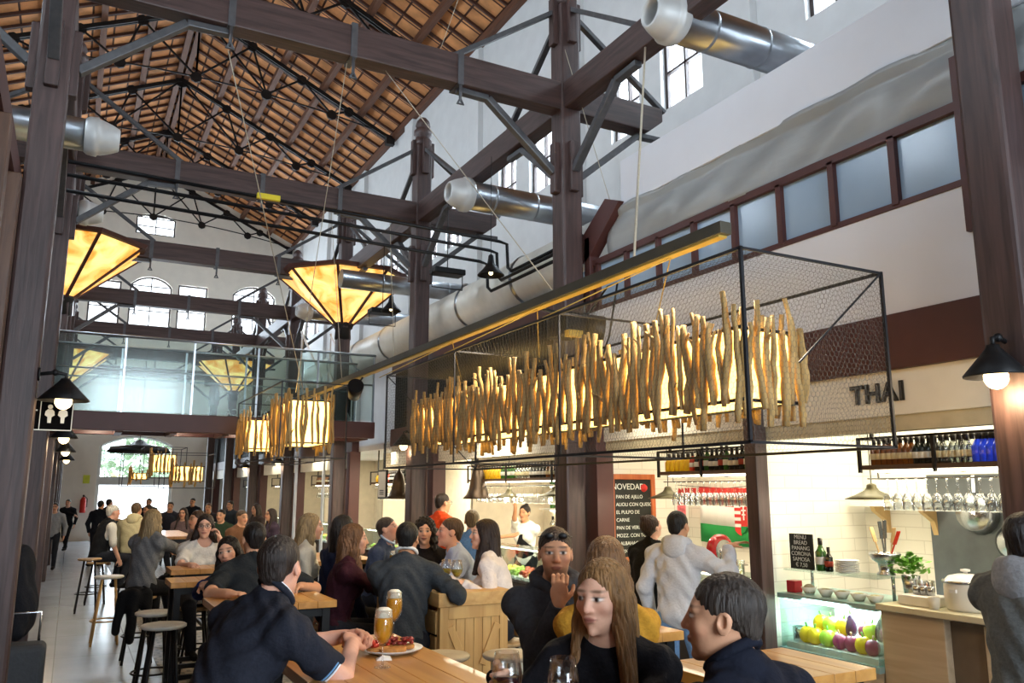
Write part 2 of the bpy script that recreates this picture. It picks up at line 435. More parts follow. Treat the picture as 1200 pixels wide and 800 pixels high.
# ------------------------------------------------------------------ iron roof trusses
ORD = ['first', 'second', 'third', 'fourth', 'fifth', 'sixth', 'seventh', 'eighth', 'ninth']
def truss(y, label):
    t = thing('roof_truss', label, 'truss', (XMID, y, ZEAVE), 'iron roof trusses under the tiles')
    zt = lambda x: ZRIDGE-slope*abs(x-XMID)-.32
    zb = lambda x: ZEAVE-.15+.55*(1-((x-XMID)/(XR-XMID))**2)
    W = XR-XMID-.1
    ch = MB()
    for s_ in (1, -1):
        for o_ in (-.05, .05): ch.bar((XMID, y+o_, zt(XMID)), (XMID+s_*W, y+o_, zt(XMID+s_*W)), .035, .11)
        ch.box(min(XMID+s_*W, XMID+s_*(W-.25)), max(XMID+s_*W, XMID+s_*(W-.25)), y-.09, y+.09, zt(XMID+s_*W)-.12, zt(XMID+s_*W)+.06)
    ch.build('top_chord', M_dark_iron, t)
    xs = [XMID+W*(i/10-1)*1.0 for i in range(21)]
    MB().tube([(x, y, zb(x)) for x in xs], .022, 6).build('tie_rod', M_dark_iron, t)
    def gus(p, r): MB().cyl((p[0], y-.03, p[2]), (p[0], y+.03, p[2]), r, n=8, smooth=False).build('gusset_plate', M_dark_iron, t)
    tn = [.0, .25, .5, .75]; bn = [.0, .33, .66]
    for s_ in (1, -1):
        T = [(XMID+s_*W*a, y, zt(XMID+s_*W*a)) for a in tn]; B = [(XMID+s_*W*a, y, zb(XMID+s_*W*a)) for a in bn]
        for a, b in ((T[0], B[0]), (T[1], B[0]), (T[1], B[1]), (T[2], B[1]), (T[2], B[2]), (T[3], B[2]), (T[0], B[1])): MB().bar(a, b, .04, .05).build('web_bar', M_dark_iron, t)
        for p in T[1:]+B[(0 if s_ > 0 else 1):]: gus((p[0], y, p[2]-.02), .15)
    gus((XMID, y, zt(XMID)-.05), .2)
    pass
for k in range(8):
    truss(4.6+4.2*k, 'dark iron roof truss with gusset plates, the %s one counted from the viewer' % ORD[k])

# ------------------------------------------------------------------ daylight through the windows
DAY = (.74, .87, 1.)
for h in far[:5]: area(((h[0]+h[1])/2, YE+.5, (h[2]+h[3])/2), ((h[0]+h[1])/2, YE-5, (h[2]+h[3])/2-1), h[1]-h[0]+.3, h[3]-h[2]+.3, 130*(h[1]-h[0])*(h[3]-h[2]), DAY, 'window_daylight')
for i in range(0, len(wr), 2):
    for ws, xx, sg in ((wr, XR+.5, -1), (wl, XL-.5, 1)):
        a, b = ws[i][0], ws[i+1][1]
        area((xx, (a+b)/2, 8.3), (xx+sg*5, (a+b)/2, 8.0), b-a+.3, 1.7, (430 if sg < 0 else 590), DAY, 'window_daylight')
for h in near: area(((h[0]+h[1])/2, Y0-.6, (h[2]+h[3])/2), ((h[0]+h[1])/2, Y0+5, (h[2]+h[3])/2-.5), h[1]-h[0], h[3]-h[2], 58*(h[1]-h[0])*(h[3]-h[2]), DAY, 'window_daylight')  # front fill shining in from the added windows behind the camera
area((2.1, YE+1.2, 2.2), (1.9, YE-8, .6), 2.6, 3.6, 300, DAY, 'door_daylight')
# ================================================================== timber frame
PY = [2.5, 7.0, 11.2, 15.2, 19.3, 23.4, 27.5, 31.6]
PXL, PXR, ZB = -.4, 4.4, 5.95
def make_post(loc, label):
    t = thing('timber_post', label, 'post', loc, 'dark timber posts carrying the overhead frame')
    x, y = loc[0], loc[1]
    m = MB(); m.box(x-.12, x+.12, y-.12, y+.12, 0, 7.05); m.build('shaft', M_timber, t, bevel=.025)
    f = MB(); f.lathe([(.0, 7.05), (.13, 7.05), (.14, 7.09), (.14, 7.15), (.115, 7.17), (.115, 7.21), (.14, 7.24), (.14, 7.31), (.11, 7.34), (.1, 7.36), (.12, 7.4), (.1, 7.47), (.05, 7.53), (0, 7.55)], (x, y, 0), 14)
    f.build('finial', M_timber, t)
    for z in (5.15, 6.85):
        for sx, sy in ((1, 0), (-1, 0), (0, 1), (0, -1)):
            MB().box(x+sx*.13-.05, x+sx*.13+.05, y+sy*.13-.05, y+sy*.13+.05, z-.28, z+.28).build('bracket_plate', M_timber, t, bevel=.01)
    br = MB()
    for sx, sy in ((1, 0), (-1, 0), (0, 1), (0, -1)):
        p0 = (x+sx*.17, y+sy*.17, 5.1); p1 = (x+sx*.95, y+sy*.95, ZB-.2); p2 = (x+sx*1.3, y+sy*1.3, ZB-.19)
        q = MB(); q.bar(p0, p1, .085, .07); q.bar(p1, p2, .085, .06); q.build('lower_brace', M_iron, t, bevel=.008)
        p0 = (x+sx*.17, y+sy*.17, 6.95); p1 = (x+sx*1.35, y+sy*1.35, ZB+.17)
        q = MB(); q.bar(p0, p1, .07, .05); q.build('upper_brace', M_iron, t, bevel=.006)
    return t
wordnum = ORD
pr = make_post((PXR, PY[0], 0), 'dark timber post with iron braces, first of the row along the stalls')
def post_at(x, y, label):
    c = copy_tree(pr); c.location = (x, y, 0); c['label'] = label
for k, y in enumerate(PY):
    if k: post_at(PXR, y, 'dark timber post with iron braces, %s of the row along the glowing stalls' % wordnum[k])
    if k: post_at(PXL, y, 'dark timber post with iron braces, %s of the row beside the open aisle' % wordnum[k-1])
for k, y in enumerate(PY):
    t = thing('timber_beam', 'heavy dark timber beam spanning the hall on the %s pair of posts' % wordnum[k], 'beam', (PXL-1.2, y, ZB-.16), 'cross beams of the timber frame')
    m = MB(); x0, x1 = PXL-1.3, PXR+1.25
    m.prism([(x0, ZB+.16), (x1, ZB+.16), (x1, ZB), (x1-.2, ZB-.16), (x0+.2, ZB-.16), (x0, ZB)], 1, y-.1, y+.1)
    m.build('beam_body', M_timber_x, t, bevel=.012)
    for x in (.9, 2.0, 3.1):
        h = MB(); h.box(x-.03, x+.03, y-.115, y+.115, ZB-.175, ZB+.175)
        h.tube([(x, y-.1, ZB-.17), (x, y-.1, ZB-.33), (x+.03, y-.1, ZB-.38), (x-.03, y-.1, ZB-.38), (x, y-.1, ZB-.33)], .016, 6)
        h.build('strap_hook', M_iron, t)
for side, x in (('bar light stalls', PXR), ('open aisle', PXL)):
    ys = [-6.5]+PY+[33.8]
    for k in range(len(ys)-1):
        m = MB(); m.box(x-.1, x+.1, ys[k]+.125, ys[k+1]-.125, ZB-.15, ZB+.15)
        o = m.build('timber_beam', M_timber_y, loc=(x, ys[k], ZB-.15), bevel=.012)
        tag(o, 'lengthwise dark timber beam above the %s, %s bay from the viewer' % (side, wordnum[k]), 'beam', 'lengthwise beams of the timber frame')

# ================================================================== ducts
def duct(x0, x1, y, z, r, label):
    """round zinc duct; its cone mouth at x0"""
    t = thing('air_duct', label, 'duct', ((x0+x1)/2, y, z-r), 'zinc air ducts')
    m = MB(); s = 1 if x1 > x0 else -1
    m.cyl((x0+s*.12, y, z), (x1, y, z), r, n=24); 
    k = x0+s*.5
    while (x1-k)*s > .3: m.tube([(k-.015, y, z), (k, y, z), (k+.015, y, z)], [r, r*1.03, r], 24, cap=False); k += s*.62
    m.build('pipe', M_zinc, t)
    n = MB(); n.lathe([(r*1.02, s*.2), (r*1.16, s*.17), (r*1.2, s*.12), (r*1.2, s*.08), (r*1.1, s*.07), (r*1.08, s*.04), (r*.9, -s*.05), (r*.7, -s*.12), (r*.62, -s*.13), (r*.56, -s*.1), (r*.54, s*.1)], (x0, y, z), 24, axis=0)
    n.build('nozzle', mat('nozzle_white', '#c9cac8', .45, .2, var=.05), t)
    i = MB(); i.lathe([(0, s*.1), (r*.55, s*.1)], (x0, y, z), 20, axis=0); i.build('mouth_shade_disc', M_black, t)  # black disc stands in for the shade inside the hollow mouth
duct(4.2, XR, 5.1, 5.86, .19, 'round zinc air duct with white nozzle highest over the grey tarpaulin')
duct(4.1, XR, 9.2, 5.58, .19, 'round zinc air duct passing behind the post with the projector')
duct(4.1, XR, 17.3, 5.6, .17, 'distant round zinc duct passing behind the amber lantern')
duct(6.2, 3.75, 13.2, 5.33, .16, 'short zinc duct between post and amber lantern, nozzle turned to the stalls')
duct(.02, XL, 9.1, 5.42, .17, 'round zinc duct reaching over the aisle beside the braced post')
duct(-.04, XL, 13.2, 5.85, .16, 'smaller zinc duct over the aisle farther down the hall')
# long white pipe above the stalls
t = thing('ventilation_pipe', 'long fat white ventilation pipe running above the slatted stall front', 'pipe', (5.05, 12, 4.1), None)
m = MB(); m.cyl((5.05, 7.3, 4.46), (5.05, 20, 4.46), .33, n=28); m.build('pipe', mat('white_sheet_metal', '#dedbd0', .45, .1, var=.05), t)
for y in (8.9, 10.6, 12.3, 14, 15.7, 17.4): MB().tube([(5.05, y-.04, 4.46), (5.05, y, 4.46), (5.05, y+.04, 4.46)], [.335, .35, .335], 28, cap=False).build('joint_band', M_zinc, t)
# conduits across
for k, (z, y, dz) in enumerate(((4.95, 9.0, 0), (4.86, 9.15, 0), (4.74, 9.3, 0))):
    m = MB(); xx = 4.72-.07*k
    m.tube([(-.3, y, z+.12), (xx-.1, y, z), (xx, y-.02, z-.03), (xx, y-.05, z-.35), (xx, y-.15, z-.42), (xx, 7.2, z-.42)], .022, 8)
    o = m.build('conduit', M_black, loc=(2, y, z)); tag(o, 'thin black conduit crossing the hall and bending down at the stalls, %s from the front' % wordnum[k], 'pipe', 'black conduits')
o = MB().box(1.55, 1.8, 8.88, 8.93, 4.97, 5.03).build('warning_tag', mat('yellow_plastic', '#d8c21e', .5), loc=(1.67, 8.9, 4.97)); tag(o, 'small yellow tag on the thin conduits overhead', 'tag')

# ================================================================== mezzanine over the stalls
FX = 4.6
M_bluepane = mat('frosted_blue_pane', '#8fa6bd', .18, var=.05, scale=1.5, spec=.6)
M_tarp = mat('grey_tarpaulin', '#989b9b', .3, var=.1, scale=3, bump=.35, stretch=(1, .5, 2))
M_cream = mat('cream_board', '#e6e0d0', .6, var=.03)
struct('trim_1', MB().box(FX, FX+.16, -6.9, 6.9, 2.55, 2.91), M_maroon, .008)
struct('trim_2', MB().box(FX+.04, FX+.16, -6.9, 6.9, 2.26, 2.55), M_cream, .004)
struct('trim_3', MB().box(FX+.06, FX+.16, -6.9, 6.9, 2.16, 2.26), mat('beige_ledge', '#bfb394', .6))
struct('wall_mezzanine', MB().box(FX+.02, FX+.16, -6.9, 6.9, 2.91, 3.62), M_panel)
struct('wall_parapet', MB().box(FX+.03, FX+.2, -6.9, 6.35, 4.58, 5.06), M_panel, .006)
struct('slab_mezzanine', MB().box(FX+.16, XR, -6.9, 6.9, 2.6, 2.8).box(FX+.2, XR, -6.9, 6.3, 4.7, 4.8), M_panel)
# glazed strip
y = -6.9; ys = []
k = 0
fr = MB(); fr.box(FX, FX+.1, -6.9, 6.9, 4.08, 4.14); fr.box(FX+.01, FX+.1, -6.9, 6.9, 3.6, 3.64)
yy = 2.8
ms = [2.8+.495*i for i in range(-10, 9)]
for yv in ms: fr.box(FX, FX+.09, yv-.025, yv+.025, 3.62, 4.1)
fr.box(FX-.02, FX+.1, 2.66, 2.74, 3.3, 4.45); fr.box(FX-.02, FX+.1, 2.78, 2.83, 3.3, 4.42)
win = struct('window_strip', fr, M_maroon)
for yv in ms:
    if yv < 6.8: MB().box(FX+.04, FX+.06, yv+.025, yv+.47, 3.64, 4.08).build('pane', M_bluepane, win)
# tarpaulin: sagging sheet between the glazed strip and the parapet
nu, nv = 90, 14; V = []; F = []
for i in range(nu+1):
    yv = -2+8.6*i/nu
    for j in range(nv+1):
        v = j/nv; z = 4.13+v*(.5+.018*math.sin(yv*1.7)+.012*math.sin(yv*4.1+1))
        xo = FX+.03+.10*v-.12*math.sin(PI*v)*0.4+.014*math.sin(yv*9+v*7)+.02*math.sin(yv*2.3-v*4)-(.09*math.exp(-((v-.9)/.08)**2))
        V.append((xo, yv, z))
for i in range(nu):
    for j in range(nv): a = i*(nv+1)+j; F.append((a, a+nv+1, a+nv+2, a+1))
m = MB().add(V, F, 0, True); o = m.build('tarpaulin', M_tarp, loc=(FX, 2, 4.1), solid=.006); tag(o, 'grey translucent tarpaulin stretched above the glazed strip', 'tarpaulin')
# maroon sloping end of the mezzanine
m = MB(); m.prism([(6.3, 4.62), (6.55, 4.72), (7.0, 4.42), (7.0, 4.14), (6.9, 4.14)], 0, FX-.03, FX+.09); m.box(FX-.03, FX+.09, 6.84, 6.94, 3.6, 4.4)
o = m.build('end_board', M_maroon, loc=(FX, 6.7, 4.1), bevel=.006); tag(o, 'sloping maroon end board of the glazed mezzanine', 'board')
# slatted front of the next bays
for k, (ya, yb) in enumerate(((7.0, 12.9), (15.0, 19.3), (19.3, 23.4), (23.4, 27.5), (27.5, 33.9))):
    struct('trim_%d' % (4+k), MB().box(FX, FX+.14, ya, yb, 3.72, 3.92), M_maroon, .006)
    t = thing('louver_screen', 'tall dark vertical slat screen above the stalls, %s bay beyond the projector' % wordnum[k], 'screen', (FX+.06, ya, 2.76), 'slatted screens over the stalls')
    m = MB(); yv = ya+.14
    while yv < yb-.1: m.box(FX+.03, FX+.08, yv-.009, yv+.009, 2.78, 3.72); yv += .068
    m.build('slats', M_black, t)
    struct('trim_%d' % (14+k), MB().box(FX, FX+.14, ya, yb, 2.5, 2.78), M_maroon, .006)
    struct('trim_%d' % (24+k), MB().box(FX+.03, FX+.14, ya, yb, 2.2, 2.5), M_cream)
struct('slab_stalls', MB().box(FX+.14, XR, 7.0, 33.9, 2.5, 2.6), M_panel)
# maroon pilasters between the stalls
for k, yv in enumerate([6.85, 11.02, 11.62, 15.02, 15.6, 19.1, 19.75, 23.2, 23.8, 27.3, 27.9, 31.4]):
    struct('trim_%d' % (40+k), MB().box(FX-.05, FX+.15, yv-.1, yv+.1, 0, 2.5), M_maroon, .006)
struct('trim_60', MB().box(FX-.06, FX+.06, 4.6, 4.72, 0, 2.5), M_timber, .006)
# ================================================================== dark panelled front along the aisle
M_brownp = woodmat('brown_panelling', '#4a2f1e', '#664630', axis=2, rough=.45)
struct('wall_aisle', MB().box(-.85, -.62, -6.9, 33.9, 0, 4.14), M_brownp)
m = MB()
for i in range(38): yv = -5+1.05*i; m.box(-.62, -.5, yv-.09, yv+.09, 0, 4.0)
struct('trim_61', m, M_brownp, .006)
struct('trim_62', MB().box(-.85, -.54, -6.9, 33.9, 4.0, 4.2), M_maroon)
# low white wall panels far down
# ================================================================== glass bridge across the hall
BY0, BY1, BZ = 13.7, 14.9, 2.96
t = thing('glass_bridge', 'maroon footbridge with tall glass balustrades crossing the hall', 'bridge', (2.1, 14.3, 2.7))
m = MB(); m.box(-.45, 4.6, BY0, BY0+.16, 2.68, BZ); m.box(-.45, 4.6, BY1-.16, BY1, 2.68, BZ); m.build('edge_beam', M_maroon, t, bevel=.008)
m = MB(); m.box(-.45, 4.6, BY0+.16, BY1-.16, 2.8, 2.92); m.build('deck', mat('deck_grey', '#77746e', .7), t)
for i in range(7): MB().box(-.2+.78*i-.05, -.2+.78*i+.05, BY0+.16, BY1-.16, 2.66, 2.8).build('joist', M_maroon, t)
for j, yv in enumerate((BY0+.06, BY1-.06)):
    for i in range(5):
        x0 = -.42+1.0*i; m = MB(); m.box(x0+.02, x0+.98, yv-.006, yv+.006, BZ+.02, 4.12)
        m.build('glass_panel', glassmat('bridge_glass', (.84, .90, .88), .03, .12), t)
    r = MB(); r.cyl((-.45, yv, 4.14), (4.6, yv, 4.14), .022, n=8)
    r.cyl((-.45, yv+.06, 3.62), (4.6, yv+.06, 3.62), .014, n=8); r.build('handrail', M_zinc, t)
    for i in range(6): MB().box(-.42+i-.015, -.42+i+.015, yv+.01, yv+.04, BZ, 4.12).build('balustrade_post', M_zinc, t)
for i in range(4):
    x = .3+1.15*i
    o = MB().lathe([(0, 2.775), (.07, 2.775), (.08, 2.785), (.08, 2.8)], (x, 14.3, 0), 18).build('downlight', mat('lit_downlight', '#fff0cc', .4, var=0, emit='#ffe0a0', estr=6), loc=(x, 14.3, 2.775)); tag(o, 'round warm downlight set in the underside of the footbridge, %s from the aisle' % ORD[i], 'downlight', 'downlights under the footbridge')
    area((x, 14.3, 2.77), (x+.2, 15.2, 0), .14, .14, 26, (1, .88, .68), 'downlight_light')
M_wtext = mat('white_lettering', '#d8d8d0', .6, var=0)
text_obj('lettering', 'PASEO DE MALLORCA', M_wtext, .17, (3.1, BY1-.09, 3.12), (-1, 0, 0), (0, 0, 1), t, .002)
text_obj('lettering', 'LA LONJA', M_wtext, .17, (3.3, BY1-.09, 3.38), (-1, 0, 0), (0, 0, 1), t, .002)
# white stair at the end of the bridge
t = thing('metal_stair', 'white metal stair with diagonal rails at the end of the glass bridge', 'stair', (4.4, 16.2, 2.96))
for i in range(6): MB().box(4.0, 4.58, 15.1+.26*i, 15.36+.26*i, 2.98+.18*i, 3.02+.18*i).build('tread', M_panel, t)
m = MB()
for x in (3.98, 4.58): m.bar((x, 15.0, 2.96), (x, 16.8, 4.2), .03, .12); m.bar((x, 15.0, 3.85), (x, 16.8, 5.05), .03, .03); m.bar((x, 15.05, 2.96), (x, 15.05, 3.9), .03, .03); m.bar((x, 16.7, 4.1), (x, 16.7, 5.05), .03, .03)
m.build('stringers', M_panel, t)
m = MB(); m.box(3.98, 4.02, 16.7, 16.8, 0, 4.2); m.box(4.54, 4.58, 16.7, 16.8, 0, 4.2); m.build('leg', M_panel, t)

# ================================================================== amber lanterns round the posts
def ambermat():
    m, nt, b = _nodes('amber_glass'); N = nt.nodes.new; L = nt.links.new
    tc = N('ShaderNodeTexCoord'); nz = N('ShaderNodeTexNoise'); nz.inputs['Scale'].default_value = 2.6; nz.inputs['Detail'].default_value = 5; nz.inputs['Distortion'].default_value = 1.2
    L(tc.outputs['Object'], nz.inputs['Vector']); cr = N('ShaderNodeValToRGB'); L(nz.outputs['Fac'], cr.inputs[0])
    cr.color_ramp.elements[0].position = .3; cr.color_ramp.elements[0].color = (*hexc('#d9831c'), 1)
    cr.color_ramp.elements[1].position = .66; cr.color_ramp.elements[1].color = (*hexc('#ffdf8a'), 1)
    L(cr.outputs[0], b.inputs['Emission Color']); L(cr.outputs[0], b.inputs['Base Color']); b.inputs['Emission Strength'].default_value = 1.25
    b.inputs['Roughness'].default_value = .3
    return m
M_amber = ambermat()
def lantern(x, y, label):
    t = thing('amber_lantern', label, 'lantern', (x, y, 4.9), 'amber glass lanterns round the posts')
    z0, z1, r0, r1, n = 4.94, 5.84, .17, 1.22, 8
    P0 = [(x+r0*math.cos(2*PI*(j+.5)/n), y+r0*math.sin(2*PI*(j+.5)/n), z0) for j in range(n)]
    P1 = [(x+r1*math.cos(2*PI*(j+.5)/n), y+r1*math.sin(2*PI*(j+.5)/n), z1) for j in range(n)]
    for j in range(n):
        k = (j+1) % n; MB().add([P0[j], P0[k], P1[k], P1[j]], [(0, 1, 2, 3)]).build('glass_panel', M_amber, t, solid=.008)
    f = MB()
    for j in range(n): f.bar(P0[j], P1[j], .05, .05)
    f.build('ribs', M_maroon, t)
    f = MB(); f.lathe([(r1-.04, z1-.02), (r1+.06, z1-.01), (r1+.1, z1+.05), (r1-.1, z1+.07), (.15, z1+.1)], (x, y, 0), 8, smooth=False, ph=PI/8); f.build('top_rim', mat('lantern_rim', '#4d2c25', .5), t)
    f = MB(); f.lathe([(.12, z0-.3), (.16, z0-.28), (.15, z0-.1), (.2, z0-.02), (.2, z0+.03), (.12, z0+.04)], (x, y, 0), 12); f.build('collar', M_dark_iron, t)
for y, w_ in ((15.2, 'nearer'), (27.5, 'farther')):
    lantern(PXL, y, 'octagonal amber glass lantern round a post beside the aisle, the %s one' % w_)
    lantern(PXR, y, 'octagonal amber glass lantern round a post on the stalls side, the %s one' % w_)
# ================================================================== food stalls
M_tilew_x = brickmat('white_metro_tiles_side', '#ece8dc', '#e6e2d6', '#d6d1c4', .3, .1, 'YZ', ms=.004, rough=.12, bump=.25)
M_tilew_y = brickmat('white_metro_tiles_end', '#ece8dc', '#e6e2d6', '#d6d1c4', .3, .1, 'XZ', ms=.004, rough=.12, bump=.25)
M_chalk = mat('chalkboard', '#22231f', .75, var=.25, scale=5)
M_chalkw = mat('chalk_writing', '#dcdcd4', .9, var=0)
M_shelfw = woodmat('shelf_wood', '#3d2a1e', '#553b29', axis=1)
M_lightwood = woodmat('pale_front_wood', '#b59c7c', '#c8b191', axis=1, scale=2, bump=.05)
M_ctop = mat('cream_worktop', '#d8cfae', .3, var=.05)
M_cglass = glassmat('case_glass', (.9, .98, .97), .08)
M_wine = glassmat('wineglass', (.97, .98, .98), .10)
M_brass = mat('aged_brass', '#57513a', .4, .7, var=.15)
M_bulb = mat('lit_bulb', '#fff2d0', .4, var=0, emit='#ffe2a8', estr=5)
M_ceram = mat('white_ceramic', '#e8e6e0', .25, var=.03)
M_led = mat('led_strip', '#ffffff', .5, var=0, emit='#fff3d6', estr=11)
M_ledc = mat('cool_led_strip', '#ffffff', .5, var=0, emit='#d8fff6', estr=7)

struct('wall_stall_1', MB().box(5.85, 5.95, 2.5, 4.72, 0, 2.6), M_tilew_x)
struct('wall_stall_2', MB().box(4.66, 5.95, 4.72, 4.8, 0, 2.6), M_tilew_y)
struct('wall_stall_3', MB().box(5.85, 5.95, 4.8, 6.95, 0, 2.6), M_tilew_x)
struct('wall_stall_4', MB().box(4.68, 6.5, 6.95, 7.03, 0, 2.6), M_tilew_y)
struct('wall_stall_5', MB().box(4.66, 5.95, 2.42, 2.5, 0, 2.6), M_panel)
struct('wall_stall_6', MB().box(6.5, 6.6, 7.03, 33.9, 0, 2.6), mat('warm_stall_wall', '#e2dac8', .6, var=.08))
for k, yv in enumerate((11.2, 15.2, 19.3, 23.4, 27.5)): struct('wall_stall_%d' % (7+k), MB().box(5.3, 6.5, yv-.04, yv+.04, 0, 2.6), mat('stall_partition', '#cfc3ae', .6, var=.06))

# ---- signs
M_signblk = mat('black_sign_letters', '#1c1c1e', .5, var=0)
M_signrim = mat('sign_letter_face', '#4a4a4c', .5, var=0)
t = thing('shop_sign', 'outlined black letters THAI on the cream board under the maroon fascia', 'sign', (FX+.03, 3.54, 2.3))
for i, chh in enumerate('THAI'):
    yv = (3.725, 3.605, 3.48, 3.388)[i]
    text_obj('letter', chh, M_signblk, .17, (FX+.028, yv, 2.405), (0, -1, 0), (0, 0, 1), t, .006, offset=.006)
    text_obj('letter_face', chh, M_signrim, .17, (FX+.020, yv, 2.405), (0, -1, 0), (0, 0, 1), t, .003, offset=-.004)

# ---- shared small wares
def bottle_proto(name, H, r, body, label=None, neck=.3, cap=None, parent=None):
    t = thing(name, 'x', 'bottle')
    m = MB(); hs = H*(1-neck)
    m.lathe([(0, 0), (r*.92, 0), (r, .008), (r, hs-r*.6), (r*.75, hs-.01), (r*.36, hs+r*.5), (r*.34, H), (0, H)], n=10); m.build('glass', body, t)
    if label is not None: MB().lathe([(r+.001, hs*.3), (r+.002, hs*.31), (r+.002, hs*.62), (r+.001, hs*.63)], n=10).build('label', label, t)
    if cap is not None: MB().lathe([(0, H+.012), (r*.42, H+.012), (r*.42, H-.03), (r*.38, H-.03)], n=8).build('cap', cap, t)
    return t
M_btl = {'amber': mat('amber_bottle_glass', '#6b3d12', .12, var=.1, coat=.5), 'dark': mat('dark_bottle_glass', '#161a14', .1, var=.1, coat=.5),
         'green': mat('green_bottle_glass', '#2d5a20', .12, var=.1, coat=.5), 'clear': glassmat('clear_bottle_glass', (.82, .85, .84), .16),
         'blue': mat('blue_bottle_glass', '#2a4cff', .12, var=.15, coat=.5), 'yellow': mat('yellow_packs', '#d8a818', .4, var=.15), 'red': mat('red_packs', '#b3311c', .4, var=.1)}
M_lab = [mat('paper_label_cream', '#cfc4a2', .7, var=.05), mat('paper_label_white', '#d8d6d0', .7, var=.05), mat('paper_label_red', '#9c3a28', .7, var=.05)]
M_cap = mat('bottle_cap', '#2a2420', .4)
PROTO = {}
for nm, H, r, b, l in (('amber', .17, .03, 'amber', 0), ('dark', .17, .034, 'dark', 1), ('clear', .17, .036, 'clear', 0), ('blue', .165, .045, 'blue', None), ('green', .19, .034, 'green', 1), ('darkred', .19, .034, 'dark', 2), ('yellow', .15, .04, 'yellow', None), ('red', .16, .03, 'red', 1)):
    PROTO[nm] = bottle_proto('bottle', H, r, M_btl[b], None if l is None else M_lab[l], .28, M_cap)
used = set()
def put(nm, loc, label, cat, group=None, rz=0., s=1.):
    p = PROTO[nm]
    o = p if nm not in used else copy_tree(p)
    used.add(nm); o.location = loc; o.rotation_euler = (0, 0, rz); o.scale = (s, s, s)
    tag(o, label, cat, group); return o
# wine glass (stem down = standing); hanging ones are turned over
def wg_proto():
    t = thing('wine_glass', 'x', 'glass')
    MB().lathe([(.016, .10), (.034, .13), (.038, .165), (.033, .205), (.030, .21), (.0315, .205), (.0365, .165), (.0325, .132), (.004, .102)], n=14).build('bowl', M_wine, t)
    MB().lathe([(0, .0), (.033, .001), (.031, .004), (.005, .010), (.0035, .03), (.0035, .095), (.006, .102)], n=12).build('stem', M_wine, t)
    return t
PROTO['hang'] = wg_proto()
for ch in PROTO['hang'].children: ch.rotation_euler = (PI, 0, 0)
def cone_lamp(x, y, z, r, h, m, label, ceil=2.5, bell=False, power=12):
    t = thing('pendant_lamp', label, 'lamp', (x, y, z), 'pendant lamps over the counters')
    s = MB()
    if bell: s.lathe([(r, z), (r*1.02, z+.01), (r*.8, z+h*.12), (r*.62, z+h*.3), (r*.5, z+h*.6), (r*.38, z+h*.85), (r*.15, z+h), (.012, z+h*1.12)], (x, y, 0), 20)
    else: s.lathe([(r, z), (r, z+.005), (r*.62, z+h*.35), (r*.28, z+h*.72), (.035, z+h*.95), (.03, z+h*1.2), (.012, z+h*1.3)], (x, y, 0), 20)
    s.build('shade', m, t, solid=.004)
    MB().cyl((x, y, z+h), (x, y, ceil), .004, n=6).build('cord', M_black, t)
    MB().ball((x, y, z+.03), .026, 10).build('bulb', M_bulb, t)
    if power: point((x, y, z-.02), power, (1, .86, .62), .04)

def hung_shelf(yA, yB, z, items, label, h=.2):
    """iron framed shelf hung over a counter, with a wooden bottom board"""
    t = thing('hanging_shelf', label, 'shelf', (4.86, (yA+yB)/2, z), 'bottle shelves over the counters')
    MB().box(4.72, 5.0, yA, yB, z, z+.03).build('board', M_shelfw, t)
    m = MB()
    for x in (4.72, 5.0):
        m.box(x-.01, x+.01, yA, yB, z+h, z+h+.015)
        for yv in (yA, (yA+yB)/2, yB): m.box(x-.01, x+.01, yv-.01, yv+.01, z-.02, z+h+.015)
    for yv in (yA, yB): m.box(4.72, 5.0, yv-.008, yv+.008, z+h, z+h+.015); m.box(4.85, 4.87, yv-.01, yv+.01, z+h, 2.5)
    m.build('frame', M_dark_iron, t)
    MB().box(4.8, 4.92, yA+.05, yB-.05, z-.014, z-.004).build('light_strip', M_led, t)
    g = MB()
    for x in (4.76, 4.86, 4.96): g.cyl((x, yA+.03, z-.06), (x, yB-.03, z-.06), .005, n=6)
    for yv in (yA+.03, yB-.03): g.box(4.75, 4.97, yv-.004, yv+.004, z-.064, z-.056); g.box(4.855, 4.865, yv-.004, yv+.004, z-.06, z)
    g.build('glass_rail', M_steel, t)
    return t
def hang_glasses(yA, yB, z, n, label, group, rows=(4.8, 4.93), mult=1.):
    for r_, x in enumerate(rows):
        for i in range(n):
            put('hang', (x, yA+(yB-yA)*(i+.5)/n+.01*r_, z), label, 'glass', group, s=mult)

# ---- stall with the THAI sign
hung_shelf(2.72, 3.82, 1.92, 0, 'hanging shelf of brown, clear and blue bottles under the THAI sign')
seq = ['amber']*8+['dark']*4+['clear']*6+['blue']*6
for i, nm in enumerate(seq):
    yv = 3.76-i*(.98/len(seq))
    lab = {'amber': 'small amber bottle with cream label in the row on the shelf under THAI', 'dark': 'dark bottle in the middle of the shelf under THAI',
           'clear': 'clear glass bottle on the shelf under THAI, next to the blue ones', 'blue': 'square-shouldered bright blue bottle on the shelf under THAI'}[nm]
    put(nm, (4.8, yv, 1.95), lab, 'bottle', 'bottles on the shelf under THAI: '+nm)
    if i % 2 == 0: put(nm, (4.92, yv-.01, 1.95), lab, 'bottle', 'bottles on the shelf under THAI: '+nm)
hang_glasses(2.8, 3.72, 1.865, 13, 'clear wine glass hanging upside down under the bottle shelf below THAI', 'hanging glasses below THAI', (4.81, 4.92))
cone_lamp(5.02, 3.98, 1.72, .18, .085, M_brass, 'low brass cone pendant lamp in front of the white tiles under THAI')
